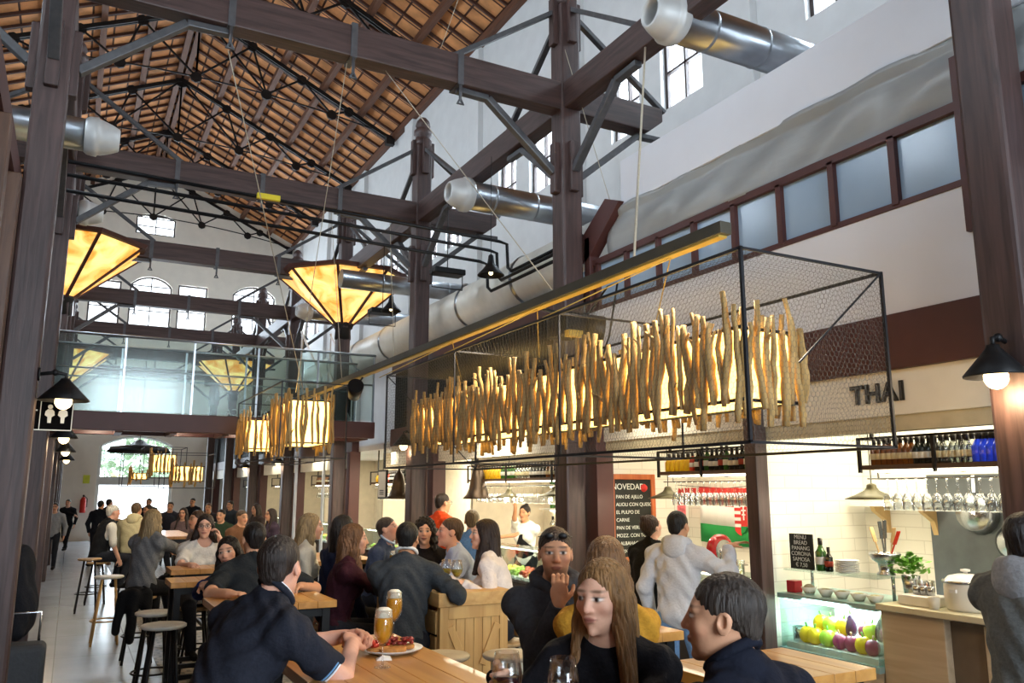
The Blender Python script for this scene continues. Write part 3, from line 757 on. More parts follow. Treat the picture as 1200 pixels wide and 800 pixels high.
# bracketed wall shelf
t = thing('wall_shelf', 'white wall shelf on two wooden brackets behind the brass pendant', 'shelf', (5.75, 4.3, 1.6))
MB().box(5.62, 5.85, 3.95, 4.68, 1.66, 1.69).build('board', M_ceram, t)
for yv in (4.08, 4.5): MB().prism([(5.85, 1.66), (5.66, 1.66), (5.68, 1.62), (5.8, 1.55), (5.83, 1.45), (5.85, 1.45)], 1, yv-.02, yv+.02).build('bracket', mat('pine_bracket', '#c9a874', .5), t)
# steel splash panel and hanging pans
o = MB().box(5.83, 5.848, 2.9, 4.12, .9, 1.9).build('splash_panel', mat('brushed_grey_steel', '#656a6d', .4, .6, var=.1), loc=(5.84, 3.5, .9)); tag(o, 'grey brushed steel splash panel on the stall back wall', 'panel')
def pan(y, z, r, label, hand=.16, deep=.05):
    t = thing('pan', label, 'pan', (5.78, y, z), 'pans hung on the steel panel')
    MB().lathe([(0, .0), (r*.8, .0), (r, deep), (r*1.03, deep), (r*.78, -.006), (0, -.006)], (5.82-deep, y, z), 18, axis=0).build('bowl', M_steel, t)
    MB().bar((5.81-deep*.3, y, z+r), (5.82, y+.02, z+r+hand), .02, .006).build('handle', M_steel, t)
pan(3.72, 1.62, .15, 'wide steel colander hung on the grey splash panel', .12, .09); pan(3.36, 1.72, .1, 'small steel pan hung high on the splash panel'); pan(3.5, 1.42, .12, 'steel lid hung lowest on the splash panel', .08, .02)

# display case
t = thing('display_case', 'lit glass display case of fruit and bowls beside the wooden counter', 'counter', (4.95, 4.18, 0))
MB().box(4.74, 5.3, 3.78, 4.6, 0, .62).build('base', M_lightwood, t, bevel=.006)
m = MB(); m.box(4.7, 5.3, 3.77, 4.62, .62, .66); m.box(4.7, 5.3, 3.77, 4.62, 1.005, 1.04); m.build('deck', mat('case_trim', '#9fc0bd', .3, .3), t)
m = MB(); m.box(4.71, 4.716, 3.78, 4.61, .66, 1.005); m.box(4.716, 5.3, 4.605, 4.611, .66, 1.005); m.box(4.716, 5.3, 3.78, 3.786, .66, 1.005); m.build('glass_front', M_cglass, t)
MB().box(4.76, 5.05, 3.8, 4.6, 1.2, 1.21).build('glass_shelf', M_cglass, t)
m = MB()
for yv in (3.85, 4.55): m.cyl((5.0, yv, 1.04), (5.0, yv, 1.205), .012, n=8)
m.build('shelf_posts', M_steel, t)
m = MB(); m.box(4.73, 4.75, 3.8, 4.58, .99, 1.002); m.box(5.2, 5.25, 3.8, 4.58, .99, 1.002); m.build('light_strip', M_ledc, t)
MB().box(5.27, 5.3, 3.79, 4.6, .66, 1.005).build('back_panel', M_ceram, t)
area((5.0, 4.18, .985), (4.95, 4.18, .6), .4, .7, 26, (.86, 1, .98), 'case_light')
m = MB(); m.box(4.73, 4.86, 3.8, 4.58, .66, .70); m.box(4.86, 5.02, 3.8, 4.58, .66, .775); m.build('stepped_tray', M_ceram, bpy.data.objects['display_case'])
# food in the case
def veg(kind, x, y, z, s, rz, label, group):
    t = thing(kind, label, 'vegetable', (x, y, z), group, rz)
    col = {'bell_pepper': ('#e0b818', '#4d8f2a'), 'red_onion': ('#8a2a52', '#b88a5a'), 'green_pepper': ('#a8c23a', '#4d8f2a'), 'aubergine': ('#3a1a38', '#4d7a2a')}[kind]
    M = wmat(t)
    V = []; nn, kk = 14, 10
    for i in range(kk+1):
        a = PI*i/kk
        for j in range(nn):
            b = 2*PI*j/nn; lob = 1+(.10*math.cos(b*4) if 'pepper' in kind else 0)*math.sin(a)
            r = s*math.sin(a)**.8*lob*(1 if kind != 'aubergine' else .7+.3*math.cos(a)); zz = s*(1.05 if kind != 'aubergine' else 1.4)*(1-math.cos(a))
            if i == kk and 'pepper' in kind: zz -= .12*s
            V.append(M @ Vector((r*math.cos(b), r*math.sin(b), zz)))
    F = [(i*nn+j, i*nn+(j+1) % nn, (i+1)*nn+(j+1) % nn, (i+1)*nn+j) for i in range(kk) for j in range(nn)]
    MB().add(V, F, 0, True).build('skin', mat(kind+'_skin', col[0], .22, var=.1), t)
    top = s*(2.0 if kind != 'aubergine' else 2.75)
    MB().tube([M @ Vector((0, 0, top-.02)), M @ Vector((.004, 0, top+.012)), M @ Vector((.012, .004, top+.03))], [.012, .006, .007], 7).build('stem', mat(kind+'_stem', col[1], .5), t)
rnd = random.Random(5)
VG = [('red_onion', 3.86, 1), ('bell_pepper', 4.2, 1), ('green_pepper', 3.97, 1), ('bell_pepper', 4.46, 0), ('bell_pepper', 4.36, 0), ('green_pepper', 4.25, 0), ('red_onion', 4.16, 0), ('red_onion', 4.06, 0), ('bell_pepper', 3.98, 0), ('red_onion', 3.9, 0), ('aubergine', 4.14, 1), ('red_onion', 4.02, 1), ('green_pepper', 4.32, 1), ('aubergine', 3.92, 1), ('bell_pepper', 4.42, 1)]
POSW = {'bell_pepper': 'yellow bell pepper in the lit display case', 'green_pepper': 'yellow-green pepper in the lit display case', 'red_onion': 'round purple-red onion in the lit display case', 'aubergine': 'dark purple aubergine in the lit display case'}
for k, yv, rw in VG:
    MB().box(4.76+.13*rw, 4.88+.13*rw, yv-.05, yv+.05, .66, .69+.07*rw).build('x', M_ceram) if False else None
    veg(k, 4.80+.11*rw, yv+rnd.uniform(-.015, .015), .70+.075*rw, .056 if k != 'red_onion' else .05, rnd.uniform(0, 6), POSW[k], 'produce in the display case: '+k.replace('_', ' '))
o = MB().lathe([(0, .66), (.055, .66), (.06, .8), (.055, .8), (.05, .665)], (4.83, 4.53, 0), 16).build('steel_tub', M_steel, loc=(4.83, 4.53, .66)); tag(o, 'round steel tub of yellow fruit at the end of the display case', 'tub')
# bowls on the deck
for i, yv in enumerate((4.42, 4.27, 4.13, 3.99, 3.86)):
    t = thing('food_bowl', ['shallow cream dish with a grey lump on the case deck', 'white bowl standing second on the case deck', 'white bowl standing third on the case deck', 'white bowl standing fourth on the case deck', 'pale bowl nearest the utensil stand on the case deck'][i], 'bowl', (4.82, yv, 1.04), 'bowls on the display case deck')
    MB().lathe([(0, 1.041), (.03, 1.041), (.058, 1.09), (.054, 1.092), (.03, 1.05), (0, 1.048)], (4.82, yv, 0), 18).build('bowl', M_ceram, t)
    MB().ball((4.82, yv, 1.073), .045, 12, sq=(1, 1, .55 if i else .9)).build('food', mat('rice_food' if i else 'dumpling', '#cbbf9a' if i else '#a89a80', .8, var=.2, scale=60, bump=.4), t)
o = MB().box(4.78, 4.86, 4.52, 4.6, 1.041, 1.125).build('box', mat('red_tin', '#b0222a', .35, var=.05), loc=(4.82, 4.56, 1.041), bevel=.004); tag(o, 'small square red tin on the case deck', 'tin')
# on the glass shelf: menu slate, bottles, plates
t = thing('menu_slate', 'small chalked menu slate standing on the glass shelf of the case', 'sign', (4.84, 4.5, 1.21))
MB().box(4.835, 4.85, 4.38, 4.6, 1.21, 1.465).build('slate', M_chalk, t, bevel=.003)
for i, s_ in enumerate(('MENU', 'BREAD', 'PANANG', 'CORONA', 'SAMOSA', '€ 7,50')): text_obj('chalk_line', s_, M_chalkw, .042, (4.8325, 4.49, 1.44-.04*i), (0, -1, 0), (0, 0, 1), t, .0006)
put('green', (4.86, 4.33, 1.21), 'tall green wine bottle with white label beside the menu slate', 'bottle', s=1.15)
put('darkred', (4.86, 4.26, 1.21), 'short brown bottle with label between the green bottle and plates', 'bottle', s=.85)
for i in range(7):
    o = MB().lathe([(0, 0), (.05, 0), (.085, .012), (.083, .014), (.05, .004), (0, .004)], n=22).build('plate', M_ceram, loc=(0, 0, 0)); o.location = (4.88, 4.12, 1.21+.013*i)
    tag(o, 'round grey-white plate in the stack on the glass shelf', 'plate', 'plates stacked on the glass shelf')
# wooden counter
t = thing('serving_counter', 'pale wood fronted serving counter with cream worktop', 'counter', (4.95, 3.2, 0))
m = MB(); m.box(4.74, 5.3, 3.32, 3.765, 0, 1.02); m.box(4.78, 5.3, 2.62, 3.1, 0, 1.0); m.build('front', M_lightwood, t, bevel=.006)
MB().box(4.8, 5.3, 3.1, 3.32, 0, 1.0).build('pillar', mat('brown_laminate', '#6d5c4a', .5), t)
MB().box(4.7, 5.34, 2.6, 3.77, 1.02, 1.06).build('worktop', M_ctop, t, bevel=.006)
# wares on the counter
t = thing('rice_cooker', 'round cream rice cooker with chrome rim and knobbed lid', 'cooker', (4.92, 3.27, 1.06))
MB().lathe([(0, 1.06), (.115, 1.06), (.125, 1.075), (.13, 1.15), (.128, 1.22), (.122, 1.23)], (4.92, 3.27, 0), 28).build('body', mat('cooker_enamel', '#e4e0d4', .25, var=.03), t)
MB().lathe([(.134, 1.222), (.138, 1.23), (.134, 1.24), (.12, 1.24)], (4.92, 3.27, 0), 28).build('rim', M_steel, t)
MB().lathe([(.125, 1.236), (.1, 1.262), (.05, 1.275), (0, 1.278)], (4.92, 3.27, 0), 28).build('lid', M_ceram, t)
MB().lathe([(.012, 1.276), (.012, 1.288), (.028, 1.292), (.028, 1.304), (0, 1.308)], (4.92, 3.27, 0), 14).build('lid_knob', M_ceram, t)
[MB().box(4.92+.13*sx-.015, 4.92+.13*sx+.015, 3.25, 3.29, 1.17, 1.19).build('handle', M_ceram, t) for sx in (-1, 1)]
t = thing('cutlery_caddy', 'white box caddy with jars of cutlery and sachets beside the rice cooker', 'caddy', (4.9, 3.53, 1.06))
MB().box(4.78, 4.98, 3.42, 3.66, 1.06, 1.125).build('box', M_ceram, t, bevel=.01)
for i in range(3):
    yv = 3.48+.05*i; MB().lathe([(0, 1.126), (.022, 1.126), (.026, 1.18), (.022, 1.18), (.018, 1.13)], (4.87, yv, 0), 12).build('jar', M_steel, t)
    for j in range(4): a = j*1.6+i; MB().bar((4.87, yv, 1.12), (4.87+.02*math.cos(a), yv+.02*math.sin(a), 1.215), .006, .003).build('spoon', M_steel, t)
o = MB().lathe([(0, 1.06), (.027, 1.06), (.036, 1.135), (.033, 1.135), (.025, 1.066), (0, 1.066)], (4.78, 3.4, 0), 16).build('candle_glass', mat('frosted_glass', '#dcd6c6', .3, var=.03), loc=(4.78, 3.4, 1.06)); tag(o, 'small frosted tumbler in front of the rice cooker', 'glass')
t = thing('tomato_jar', 'glass dish of red tomatoes behind the cutlery caddy', 'jar', (5.02, 3.62, 1.06))
MB().lathe([(0, 1.06), (.05, 1.06), (.055, 1.2), (.05, 1.2), (.046, 1.066), (0, 1.066)], (5.02, 3.62, 0), 18).build('jar', M_wine, t)
for i in range(9): a = i*2.4; MB().ball((5.02+.026*math.cos(a), 3.62+.026*math.sin(a), 1.09+.035*(i//3)), .021, 9).build('tomato', mat('tomato_red', '#c8301c', .25, var=.05), t)
t = thing('potted_herb', 'bushy green herb in a pot behind the cutlery caddy', 'plant', (5.05, 3.72, 1.06))
MB().lathe([(0, 1.06), (.045, 1.06), (.06, 1.22), (.055, 1.22), (.05, 1.2), (0, 1.2)], (5.05, 3.75, 0), 18).build('pot', M_steel, t)
lf = MB(); rnd = random.Random(9)
for i in range(170):
    a = rnd.uniform(0, 6.28); r_ = rnd.uniform(.0, .13)**1.0; z = 1.24+rnd.uniform(0, .14)*(1-r_*4)
    c = Vector((5.05+r_*math.cos(a), 3.75+r_*math.sin(a), z)); d = Vector((math.cos(a+rnd.uniform(-1, 1)), math.sin(a+rnd.uniform(-1, 1)), rnd.uniform(-.2, .7))).normalized()*.028; e = d.cross(Vector((rnd.uniform(-1, 1), rnd.uniform(-1, 1), 1))).normalized()*.015
    lf.add([c-d, c-e+d*.1, c+d, c+e+d*.1], [(0, 1, 2, 3)])
lf.build('leaves', mat('herb_green', '#5f9a2c', .5, var=.3, scale=20), t)
t = thing('utensil_stand', 'steel footed bowl holding knives and spatulas above the case', 'utensils', (5.0, 3.92, 1.24))
MB().lathe([(0, 1.212), (.06, 1.212), (.06, 1.222), (.045, 1.235), (.05, 1.29), (.085, 1.31), (.105, 1.35), (.1, 1.362), (.085, 1.32), (0, 1.30)], (5.0, 3.9, 0), 24).build('bowl', M_steel, t)
for i, (dy, dx, h, mm) in enumerate(((.05, 0, .2, 'pine_bracket'), (.02, .02, .24, None), (-.01, 0, .25, None), (-.04, .02, .2, 'pine_bracket'), (-.07, -.01, .18, 'tomato_red'))):
    m = MB(); p = (5.0+dx, 3.9+dy*.6, 1.31); q = (5.0+dx, 3.9+dy*1.9, 1.33+h); m.bar(p, q, .012, .005)
    m.bar(Vector(p).lerp(Vector(q), .55), q, .034, .006); m.build('utensil', MATS[mm] if mm else M_steel, t)

# ---- stall with the tricolour flag
hung_shelf(4.85, 6.0, 1.92, 0, 'hanging shelf of yellow packs and dark wine bottles above the tricolour flag')
for i in range(5): put('yellow', (4.8, 5.94-.065*i, 1.95), 'yellow pack at the end of the bottle shelf above the flag', 'pack', 'yellow packs above the flag')
put('red', (4.8, 5.62, 1.95), 'single orange-red bottle between yellow packs and dark bottles', 'bottle')
for i in range(11): put(['dark', 'darkred', 'green', 'dark'][i % 4], (4.8, 5.55-.06*i, 1.95), ['dark bottle with white label on the shelf above the flag', 'dark bottle with red label on the shelf above the flag', 'green wine bottle with white label on the shelf above the flag', 'dark bottle with white label on the shelf above the flag'][i % 4], 'bottle', 'bottles above the flag: '+['dark', 'darkred', 'green', 'dark'][i % 4])
hang_glasses(4.92, 5.9, 1.865, 13, 'clear wine glass hanging upside down in front of the tricolour flag', 'hanging glasses before the flag')
cone_lamp(4.9, 6.1, 1.71, .18, .085, M_brass, 'dark brass cone pendant lamp between the chalkboard and the flag')
fl = thing('flag', 'red white and green flag with a coat of arms pinned on the back wall', 'flag', (5.83, 6.15, 1.27))
def cloth(mb, y0, y1, z0, z1, mi, x=5.825):
    n = 24; V = []; F = []
    for i in range(n+1):
        yv = y0+(y1-y0)*i/n; dx = .012*math.sin(yv*11)+.006*math.sin(yv*23); sag = .025*math.sin(PI*(yv-5.55)/1.2)
        V += [(x+dx, yv, z0-sag), (x+dx, yv, z1-sag)]
    for i in range(n): F.append((2*i, 2*i+1, 2*i+3, 2*i+2))
    mb.add(V, F, mi, True)
MR, MW, MG = mat('flag_red', '#c8332e', .8, var=.05), mat('flag_white', '#e6e4e0', .8, var=.03), mat('flag_green', '#1f8a44', .8, var=.08)
for z0, z1, m_, n_ in ((1.27, 1.455, MG, 'green_band'), (1.455, 1.645, MW, 'white_band'), (1.645, 1.83, MR, 'red_band')):
    m = MB(); cloth(m, 5.55, 6.72, z0, z1, 0); m.build(n_, m_, fl, solid=.002)
arms = MB()
yc = 6.12
for i in range(8): z = 1.40+.031*i; arms.box(5.800, 5.804, yc, yc+.085-.0*i, z, z+.031, i % 2)
arms.box(5.800, 5.804, yc-.085, yc, 1.44, 1.65, 0); arms.box(5.796, 5.80, yc-.05, yc-.035, 1.5, 1.63, 1); arms.box(5.796, 5.80, yc-.072, yc-.013, 1.585, 1.6, 1); arms.box(5.796, 5.80, yc-.065, yc-.02, 1.545, 1.558, 1)
arms.prism([(yc-.085, 1.44), (yc, 1.44), (yc, 1.37), (yc-.05, 1.39)], 0, 5.798, 5.804, 2); arms.prism([(yc+.085, 1.40), (yc, 1.40), (yc, 1.35), (yc+.05, 1.37)], 0, 5.798, 5.804, 0)
arms.build('coat_of_arms', [MR, MW, MG], fl)
t = thing('bunting', 'string of small red hearts and tags hanging across above the flag', 'bunting', (5.6, 6, 1.78))
MB().tube([(5.55, 6.75, 1.84), (5.55, 6.1, 1.80), (5.55, 5.5, 1.84)], .003, 5).build('string', M_black, t)
for i in range(12): yv = 6.7-.1*i; MB().prism([(yv-.035, 1.81), (yv+.035, 1.81), (yv+.03, 1.75), (yv, 1.71), (yv-.03, 1.75)] if i % 3 else [(yv, 1.7), (yv+.045, 1.77), (yv+.03, 1.81), (yv, 1.79), (yv-.03, 1.81), (yv-.045, 1.77)], 0, 5.546, 5.552).build('tag', MR, t)
t = thing('framed_notice', 'white framed notice with pink print beside the flag', 'notice', (5.84, 7.0, 1.5))
MB().box(4.0+1.66, 5.84, 6.938, 6.948, 1.36, 1.72).build('frame', M_ceram, t); MB().box(5.69, 5.8, 6.934, 6.938, 1.5, 1.66).build('print', mat('pink_print', '#d86a72', .8, var=.3, scale=30), t)
# chalkboard
t = thing('chalkboard', 'large orange-framed NOVEDAD chalkboard leaning on the tiled partition', 'chalkboard', (5.1, 6.9, 1.1))
MB().box(4.86, 5.33, 6.915, 6.93, 1.12, 1.9).build('slate', M_chalk, t)
m = MB(); m.box(4.81, 4.865, 6.9, 6.935, 1.07, 1.95); m.box(5.325, 5.38, 6.9, 6.935, 1.07, 1.95); m.box(4.865, 5.325, 6.9, 6.935, 1.895, 1.95); m.box(4.865, 5.325, 6.9, 6.935, 1.07, 1.125)
m.build('frame', woodmat('orange_frame_wood', '#a5522a', '#bf6a38', axis=2), t, bevel=.006)
text_obj('chalk_heading', 'NOVEDAD', M_chalkw, .085, (5.04, 6.913, 1.82), (1, 0, 0), (0, 0, 1), t, .0008)
for i, s_ in enumerate(('PAN DE AJILLO', 'ALIOLI CON QUESO', 'EL PULPO DE', 'CARNE', 'PAN DE VERDURA', 'MOZZ. CON TOMATE', 'Y ALBAHACA', 'CARNE GRATIS')): text_obj('chalk_line', s_, M_chalkw, .05, (4.885, 6.913, 1.72-.077*i), (1, 0, 0), (0, 0, 1), t, .0008, align='LEFT')
m = MB(); m.lathe([(0, -.03), (.03, -.02), (.045, .01), (.045, .03), (0, .03)], (5.24, 6.912, 1.81), 14, axis=1); m.build('chalk_drawing', MR, t)
# counter of the flag stall with a lit food case
def stall_counter(yA, yB, label, top='#3a3a38', food=('#8fae4a', '#c9b24a', '#a34a30')):
    t = thing('stall_counter', label, 'counter', (4.95, (yA+yB)/2, 0), 'stall counters')
    MB().box(4.76, 5.25, yA, yB, 0, .72).build('front', mat('dark_counter_front', '#4a4038', .5), t, bevel=.005)
    MB().box(4.74, 5.3, yA, yB, .72, .75).build('deck', M_steel, t)
    m = MB(); m.box(4.745, 4.752, yA+.01, yB-.01, .75, 1.1); m.box(4.745, 5.1, yA+.01, yB-.01, 1.1, 1.108); m.build('glass_guard', M_cglass, t)
    MB().box(4.8, 4.84, yA+.05, yB-.05, 1.085, 1.097).build('light_strip', M_led, t)
    rr = random.Random(int(yA*10))
    ms = [mat('food_'+c[1:], c, .6, var=.25, scale=25) for c in food]
    yv = yA+.15
    i = 0
    while yv < yB-.12:
        for x in (4.86, 5.06):
            d = MB(); d.box(x-.085, x+.085, yv-.11, yv+.11, .752, .775); d.build('food_tray', M_ceram, t)
            f = MB()
            for q in range(16): f.ball((x+rr.uniform(-.06, .06), yv+rr.uniform(-.085, .085), .79+rr.uniform(0, .05)), rr.uniform(.018, .03), 7)
            tag(f.build('food_heap', ms[(i+int(x*10)) % 3], t), kind='stuff')
        yv += .24; i += 1
    area((4.95, (yA+yB)/2, 1.07), (4.95, (yA+yB)/2, .7), .3, yB-yA-.1, 7*(yB-yA), (1, .95, .8), 'case_light')
stall_counter(4.85, 6.85, 'glass fronted food counter below the flag')
t = thing('ham_slicer', 'shiny red round-bodied slicing machine on the counter in front of the flag', 'slicer', (5.0, 5.5, 1.11))
MB().lathe([(0, -.05), (.11, -.045), (.135, -.02), (.135, .02), (.11, .045), (0, .05)], (4.96, 5.5, 1.28), 28, axis=1).build('blade_guard', mat('glossy_red', '#b3141c', .15, var=.05, coat=.6), t)
MB().lathe([(0, -.055), (.085, -.054), (.09, -.05)], (4.96, 5.5, 1.28), 28, axis=1).build('blade', M_steel, t)
m = MB(); m.box(4.84, 5.12, 5.42, 5.72, 1.108, 1.16); m.box(4.9, 5.04, 5.53, 5.68, 1.16, 1.27); m.build('base', MATS['glossy_red'], t, bevel=.02)
m = MB(); m.cyl((4.88, 5.4, 1.17), (4.88, 5.4, 1.3), .012, n=8); m.box(4.86, 5.08, 5.3, 5.42, 1.16, 1.175); m.build('carriage', M_steel, t)
for i, yv in enumerate((5.28, 5.2)):
    t = thing('drink_glass', ['tumbler of orange-red drink beside the slicer', 'tumbler of dark drink farther from the slicer'][i], 'glass', (4.9, yv, 1.11))
    MB().lathe([(0, 1.109), (.03, 1.109), (.036, 1.22), (.033, 1.22), (.027, 1.115), (0, 1.115)], (4.9, yv, 0), 14).build('tumbler', M_wine, t)
    MB().lathe([(0, 1.116), (.026, 1.116), (.031, 1.19), (0, 1.19)], (4.9, yv, 0), 14).build('drink', mat('orange_drink' if i == 0 else 'cola', '#c4481c' if i == 0 else '#4a1f14', .15, var=0), t)
t = thing('menu_slate', 'narrow dark menu board standing on the counter against the thin post', 'sign', (4.9, 4.92, 1.1))
MB().box(4.86, 4.875, 4.86, 5.02, 1.108, 1.45).build('slate', M_chalk, t)
for i in range(5): text_obj('chalk_line', ['VINO', 'TINTO', 'BLANCO', 'ROSADO', 'CAVA'][i], M_chalkw, .03, (4.857, 4.94, 1.4-.05*i), (0, -1, 0), (0, 0, 1), t, .0006)

# ---- stalls farther along
def far_stall(yA, yB, k, bottles=True):
    nm = ['behind the post with the projector', 'with the framed menu card', 'beyond the glass bridge', 'beyond the second lantern', 'near the far wall', 'at the far end'][k]
    stall_counter(yA+.1, yB-.1, 'glass fronted food counter of the stall '+nm)
    hung_shelf(yA+.6, yB-.5, 1.9, 0, 'hanging bottle shelf of the stall '+nm)
    if bottles:
        n = int((yB-yA-1.1)/.075); sq = (['yellow', 'yellow', 'green', 'clear', 'dark', 'amber'], ['yellow', 'red', 'dark', 'dark', 'green'], ['amber', 'dark'], ['green', 'dark'], ['dark'], ['dark'])[k]
        for i in range(n):
            b = sq[min(len(sq)-1, int(i/n*len(sq)))]
            put(b, (4.84, yB-.55-.075*i, 1.93), '%s bottle on the shelf of the stall %s' % (b.replace('darkred', 'dark'), nm), 'bottle', 'bottles of the stall %s: %s' % (nm, b))
        hang_glasses(yA+.7, yB-.6, 1.845, max(4, int((yB-yA)*4.2)), 'clear wine glass hanging upside down in the stall '+nm, 'hanging glasses of the stall '+nm, rows=(4.8, 4.92) if k == 0 else (4.84,))
    area((5.5, (yA+yB)/2, 2.44), (5.6, (yA+yB)/2, 0), 1.2, yB-yA-.6, (130, 130, 60, 34, 30, 30)[k], (1, .9, .68), 'stall_light')
far_stall(7.3, 10.6, 0); far_stall(11.9, 14.7, 1); far_stall(15.8, 18.8, 2); far_stall(19.9, 22.9, 3, False); far_stall(24., 27., 4, False)
# back shelf with lit bottles behind the barmaid
t = thing('back_shelf', 'lit wall shelf of pale bottles behind the barmaid', 'shelf', (6.4, 9, 1.2))
for z in (1.15, 1.5, 1.85): MB().box(6.28, 6.5, 7.4, 10.9, z, z+.025).build('board', M_ceram, t); MB().box(6.45, 6.48, 7.45, 10.85, z-.02, z-.005).build('light_strip', M_led, t)
for z in (1.175, 1.525, 1.875):
    for i in range(14): put(['clear', 'green', 'amber'][int(i+z*10) % 3], (6.38, 7.6+.235*i, z), ['clear', 'green', 'amber'][int(i+z*10) % 3]+' bottle on the lit shelf behind the barmaid', 'bottle', 'bottles on the lit back shelf: '+['clear', 'green', 'amber'][int(i+z*10) % 3], s=1.3)
cone_lamp(4.82, 8.0, 1.72, .18, .085, M_brass, 'brass cone pendant nearest the projector post, left of it')
cone_lamp(4.82, 9.1, 1.70, .18, .085, M_brass, 'brass cone pendant beside the dark bronze bell lamp')
M_bronze = mat('dark_bronze', '#3d3025', .35, .7, var=.2)
cone_lamp(4.7, 9.75, 1.68, .19, .42, M_bronze, 'dark bronze bell shaped pendant above the standing man in orange', bell=True, power=6)
cone_lamp(4.55, 12.3, 1.66, .19, .42, M_bronze, 'dark bronze bell shaped pendant beside the framed menu card', bell=True, power=6)
t = thing('menu_card', 'framed paper menu card hanging beside the bronze bell lamp', 'menu', (4.66, 13.0, 1.7)); 
MB().box(4.5, 4.53, 12.75, 13.15, 1.65, 2.12).build('frame', M_black, t); MB().box(4.495, 4.5, 12.78, 13.12, 1.68, 2.09).build('paper', M_lab[1], t)
MB().cyl((4.515, 12.95, 2.12), (4.515, 12.95, 2.55), .004, n=6).build('cord', M_black, t)
for i in range(3): MB().box(4.493, 4.495, 12.85, 13.05, 1.72+.03*i, 1.735+.03*i).build('print_line', M_black, t)
area((5.3, 3.3, 2.5), (5.4, 3.3, 0), .8, 1.1, 22, (1, .9, .66), 'stall_light')
area((5.3, 4.2, 2.5), (5.4, 4.2, 0), .8, .7, 15, (1, .92, .7), 'stall_light')
area((5.3, 5.85, 2.5), (5.4, 5.85, 0), .9, 1.9, 34, (1, .9, .68), 'stall_light')
# ================================================================== driftwood lamps in wire cages
M_drift = woodmat('driftwood', '#94743f', '#c9a468', axis=2, scale=4, rough=.8, bump=.4)
M_shade = mat('lit_lamp_shade', '#ffedb8', .6, var=.06, scale=3, emit='#ffce70', estr=4)
M_cage = mat('cage_iron', '#2b2b2e', .5, .6, var=.1)
M_cagewire = mat('cage_wire', '#57544c', .45, .7, var=0)
def stick(rr, x, y, z0, z1, r, fork=False):
    m = MB(); n = 9; P = []; dx = dy = 0.
    ax, ay = rr.uniform(-.02, .02), rr.uniform(-.025, .025); ph = rr.uniform(0, 6)
    for i in range(n):
        u = i/(n-1); P.append((x+ax*(u-.5)+.008*math.sin(ph+u*rr.uniform(5, 8)), y+ay*(u-.5)+.012*math.sin(ph*2+u*6)+.005*rr.uniform(-1, 1), z0+(z1-z0)*u))
    R_ = [r*(.75+.35*math.sin(PI*min(1, i/(n-1)*1.1+.05)))*rr.uniform(.85, 1.15) for i in range(n)]
    m.tube(P, R_, 7)
    if fork:
        i = rr.choice((2, 5, 6)); p = Vector(P[i]); d = Vector((rr.uniform(-.4, .4), rr.uniform(-1, 1), rr.uniform(.3, 1.2))).normalized()
        q = p+d*rr.uniform(.05, .13); m.tube([p, p.lerp(q, .5)+Vector((0, 0, .01)), q], [r*.55, r*.4, r*.25], 6)
    return m
def wire_mesh(mb, o, u, v, nu_len, nv_len, cell, r):
    """hexagonal chicken wire on the rectangle spanned by u and v"""
    o, u, v = Vector(o), Vector(u).normalized(), Vector(v).normalized(); w = u.cross(v)
    a = cell/math.sqrt(3); ny = int(nv_len/(1.5*a)); nx = int(nu_len/cell)
    def seg(p, q):
        d = (q-p); e = d.cross(w).normalized()
        k = len(mb.v); A = [e*r+w*r*.6, -e*r+w*r*.6, -w*r]
        for pt in (p, q):
            for t in A: mb.v.append(tuple(pt+t))
        for i in range(3): j = (i+1) % 3; mb.f.append((k+i, k+j, k+3+j, k+3+i)); mb.m.append(0); mb.sm.append(False)
    for j in range(ny+1):
        for i in range(nx+1):
            x = (i+.5*(j % 2))*cell; y = j*1.5*a
            if x > nu_len or y > nv_len: continue
            p = lambda dx, dy: o+u*min(max(x+dx, 0), nu_len)+v*min(max(y+dy, 0), nv_len)
            c = p(0, 0)
            if y+a*.5 <= nv_len: seg(p(0, -.5*a+.5*a), p(0, a))
            seg(p(0, a), p(cell/2, 1.5*a)); seg(p(0, a), p(-cell/2, 1.5*a))
def drift_lamp(x0, x1, y0, y1, z0, z1, label, group, seed, nparts, nback, r=.0195, dens=.052, cat='lamp'):
    rr = random.Random(seed)
    t = thing('driftwood_lamp', label, cat, ((x0+x1)/2, (y0+y1)/2, z0), group)
    MB().box(x0+.035, x1-.035, y0+.035, y1-.035, z0+.07, z1-.12).build('shade', M_shade, t, bevel=.02)
    m = MB()
    for z in (z0+.07, z1-.12):
        for xx in (x0+.02, x1-.02): m.box(xx-.008, xx+.008, y0, y1, z-.008, z+.008)
        for yy in (y0+.02, y1-.02): m.box(x0, x1, yy-.008, yy+.008, z-.008, z+.008)
    m.build('rails', M_cage, t)
    spots = []
    yv = y1
    while yv > y0: spots.append((x0, yv)); yv -= dens*rr.uniform(.75, 1.25)
    xx = x0+.03
    while xx < x1: spots.append((xx, y0)); xx += dens*rr.uniform(.8, 1.2)
    spots = spots[-nparts:] if len(spots) > nparts else spots
    for (px, py) in spots:
        a, b = z0+rr.uniform(-.07, .07), z1+rr.uniform(-.12, .08)
        stick(rr, px+rr.uniform(-.02, .01), py, a, b, r*rr.uniform(.7, 1.25), rr.random() < .5).build('driftwood_stick', M_drift, t)
    if nback:
        m = MB()
        yv = y0
        while yv < y1:
            q = stick(rr, x1+.01, yv, z0+rr.uniform(-.07, .1), z1+rr.uniform(-.12, .08), r*rr.uniform(.7, 1.2)); m.add(q.v, q.f, 0, True); yv += dens*1.2
        tag(m.build('driftwood_sticks', M_drift, t), kind='stuff')
    return t
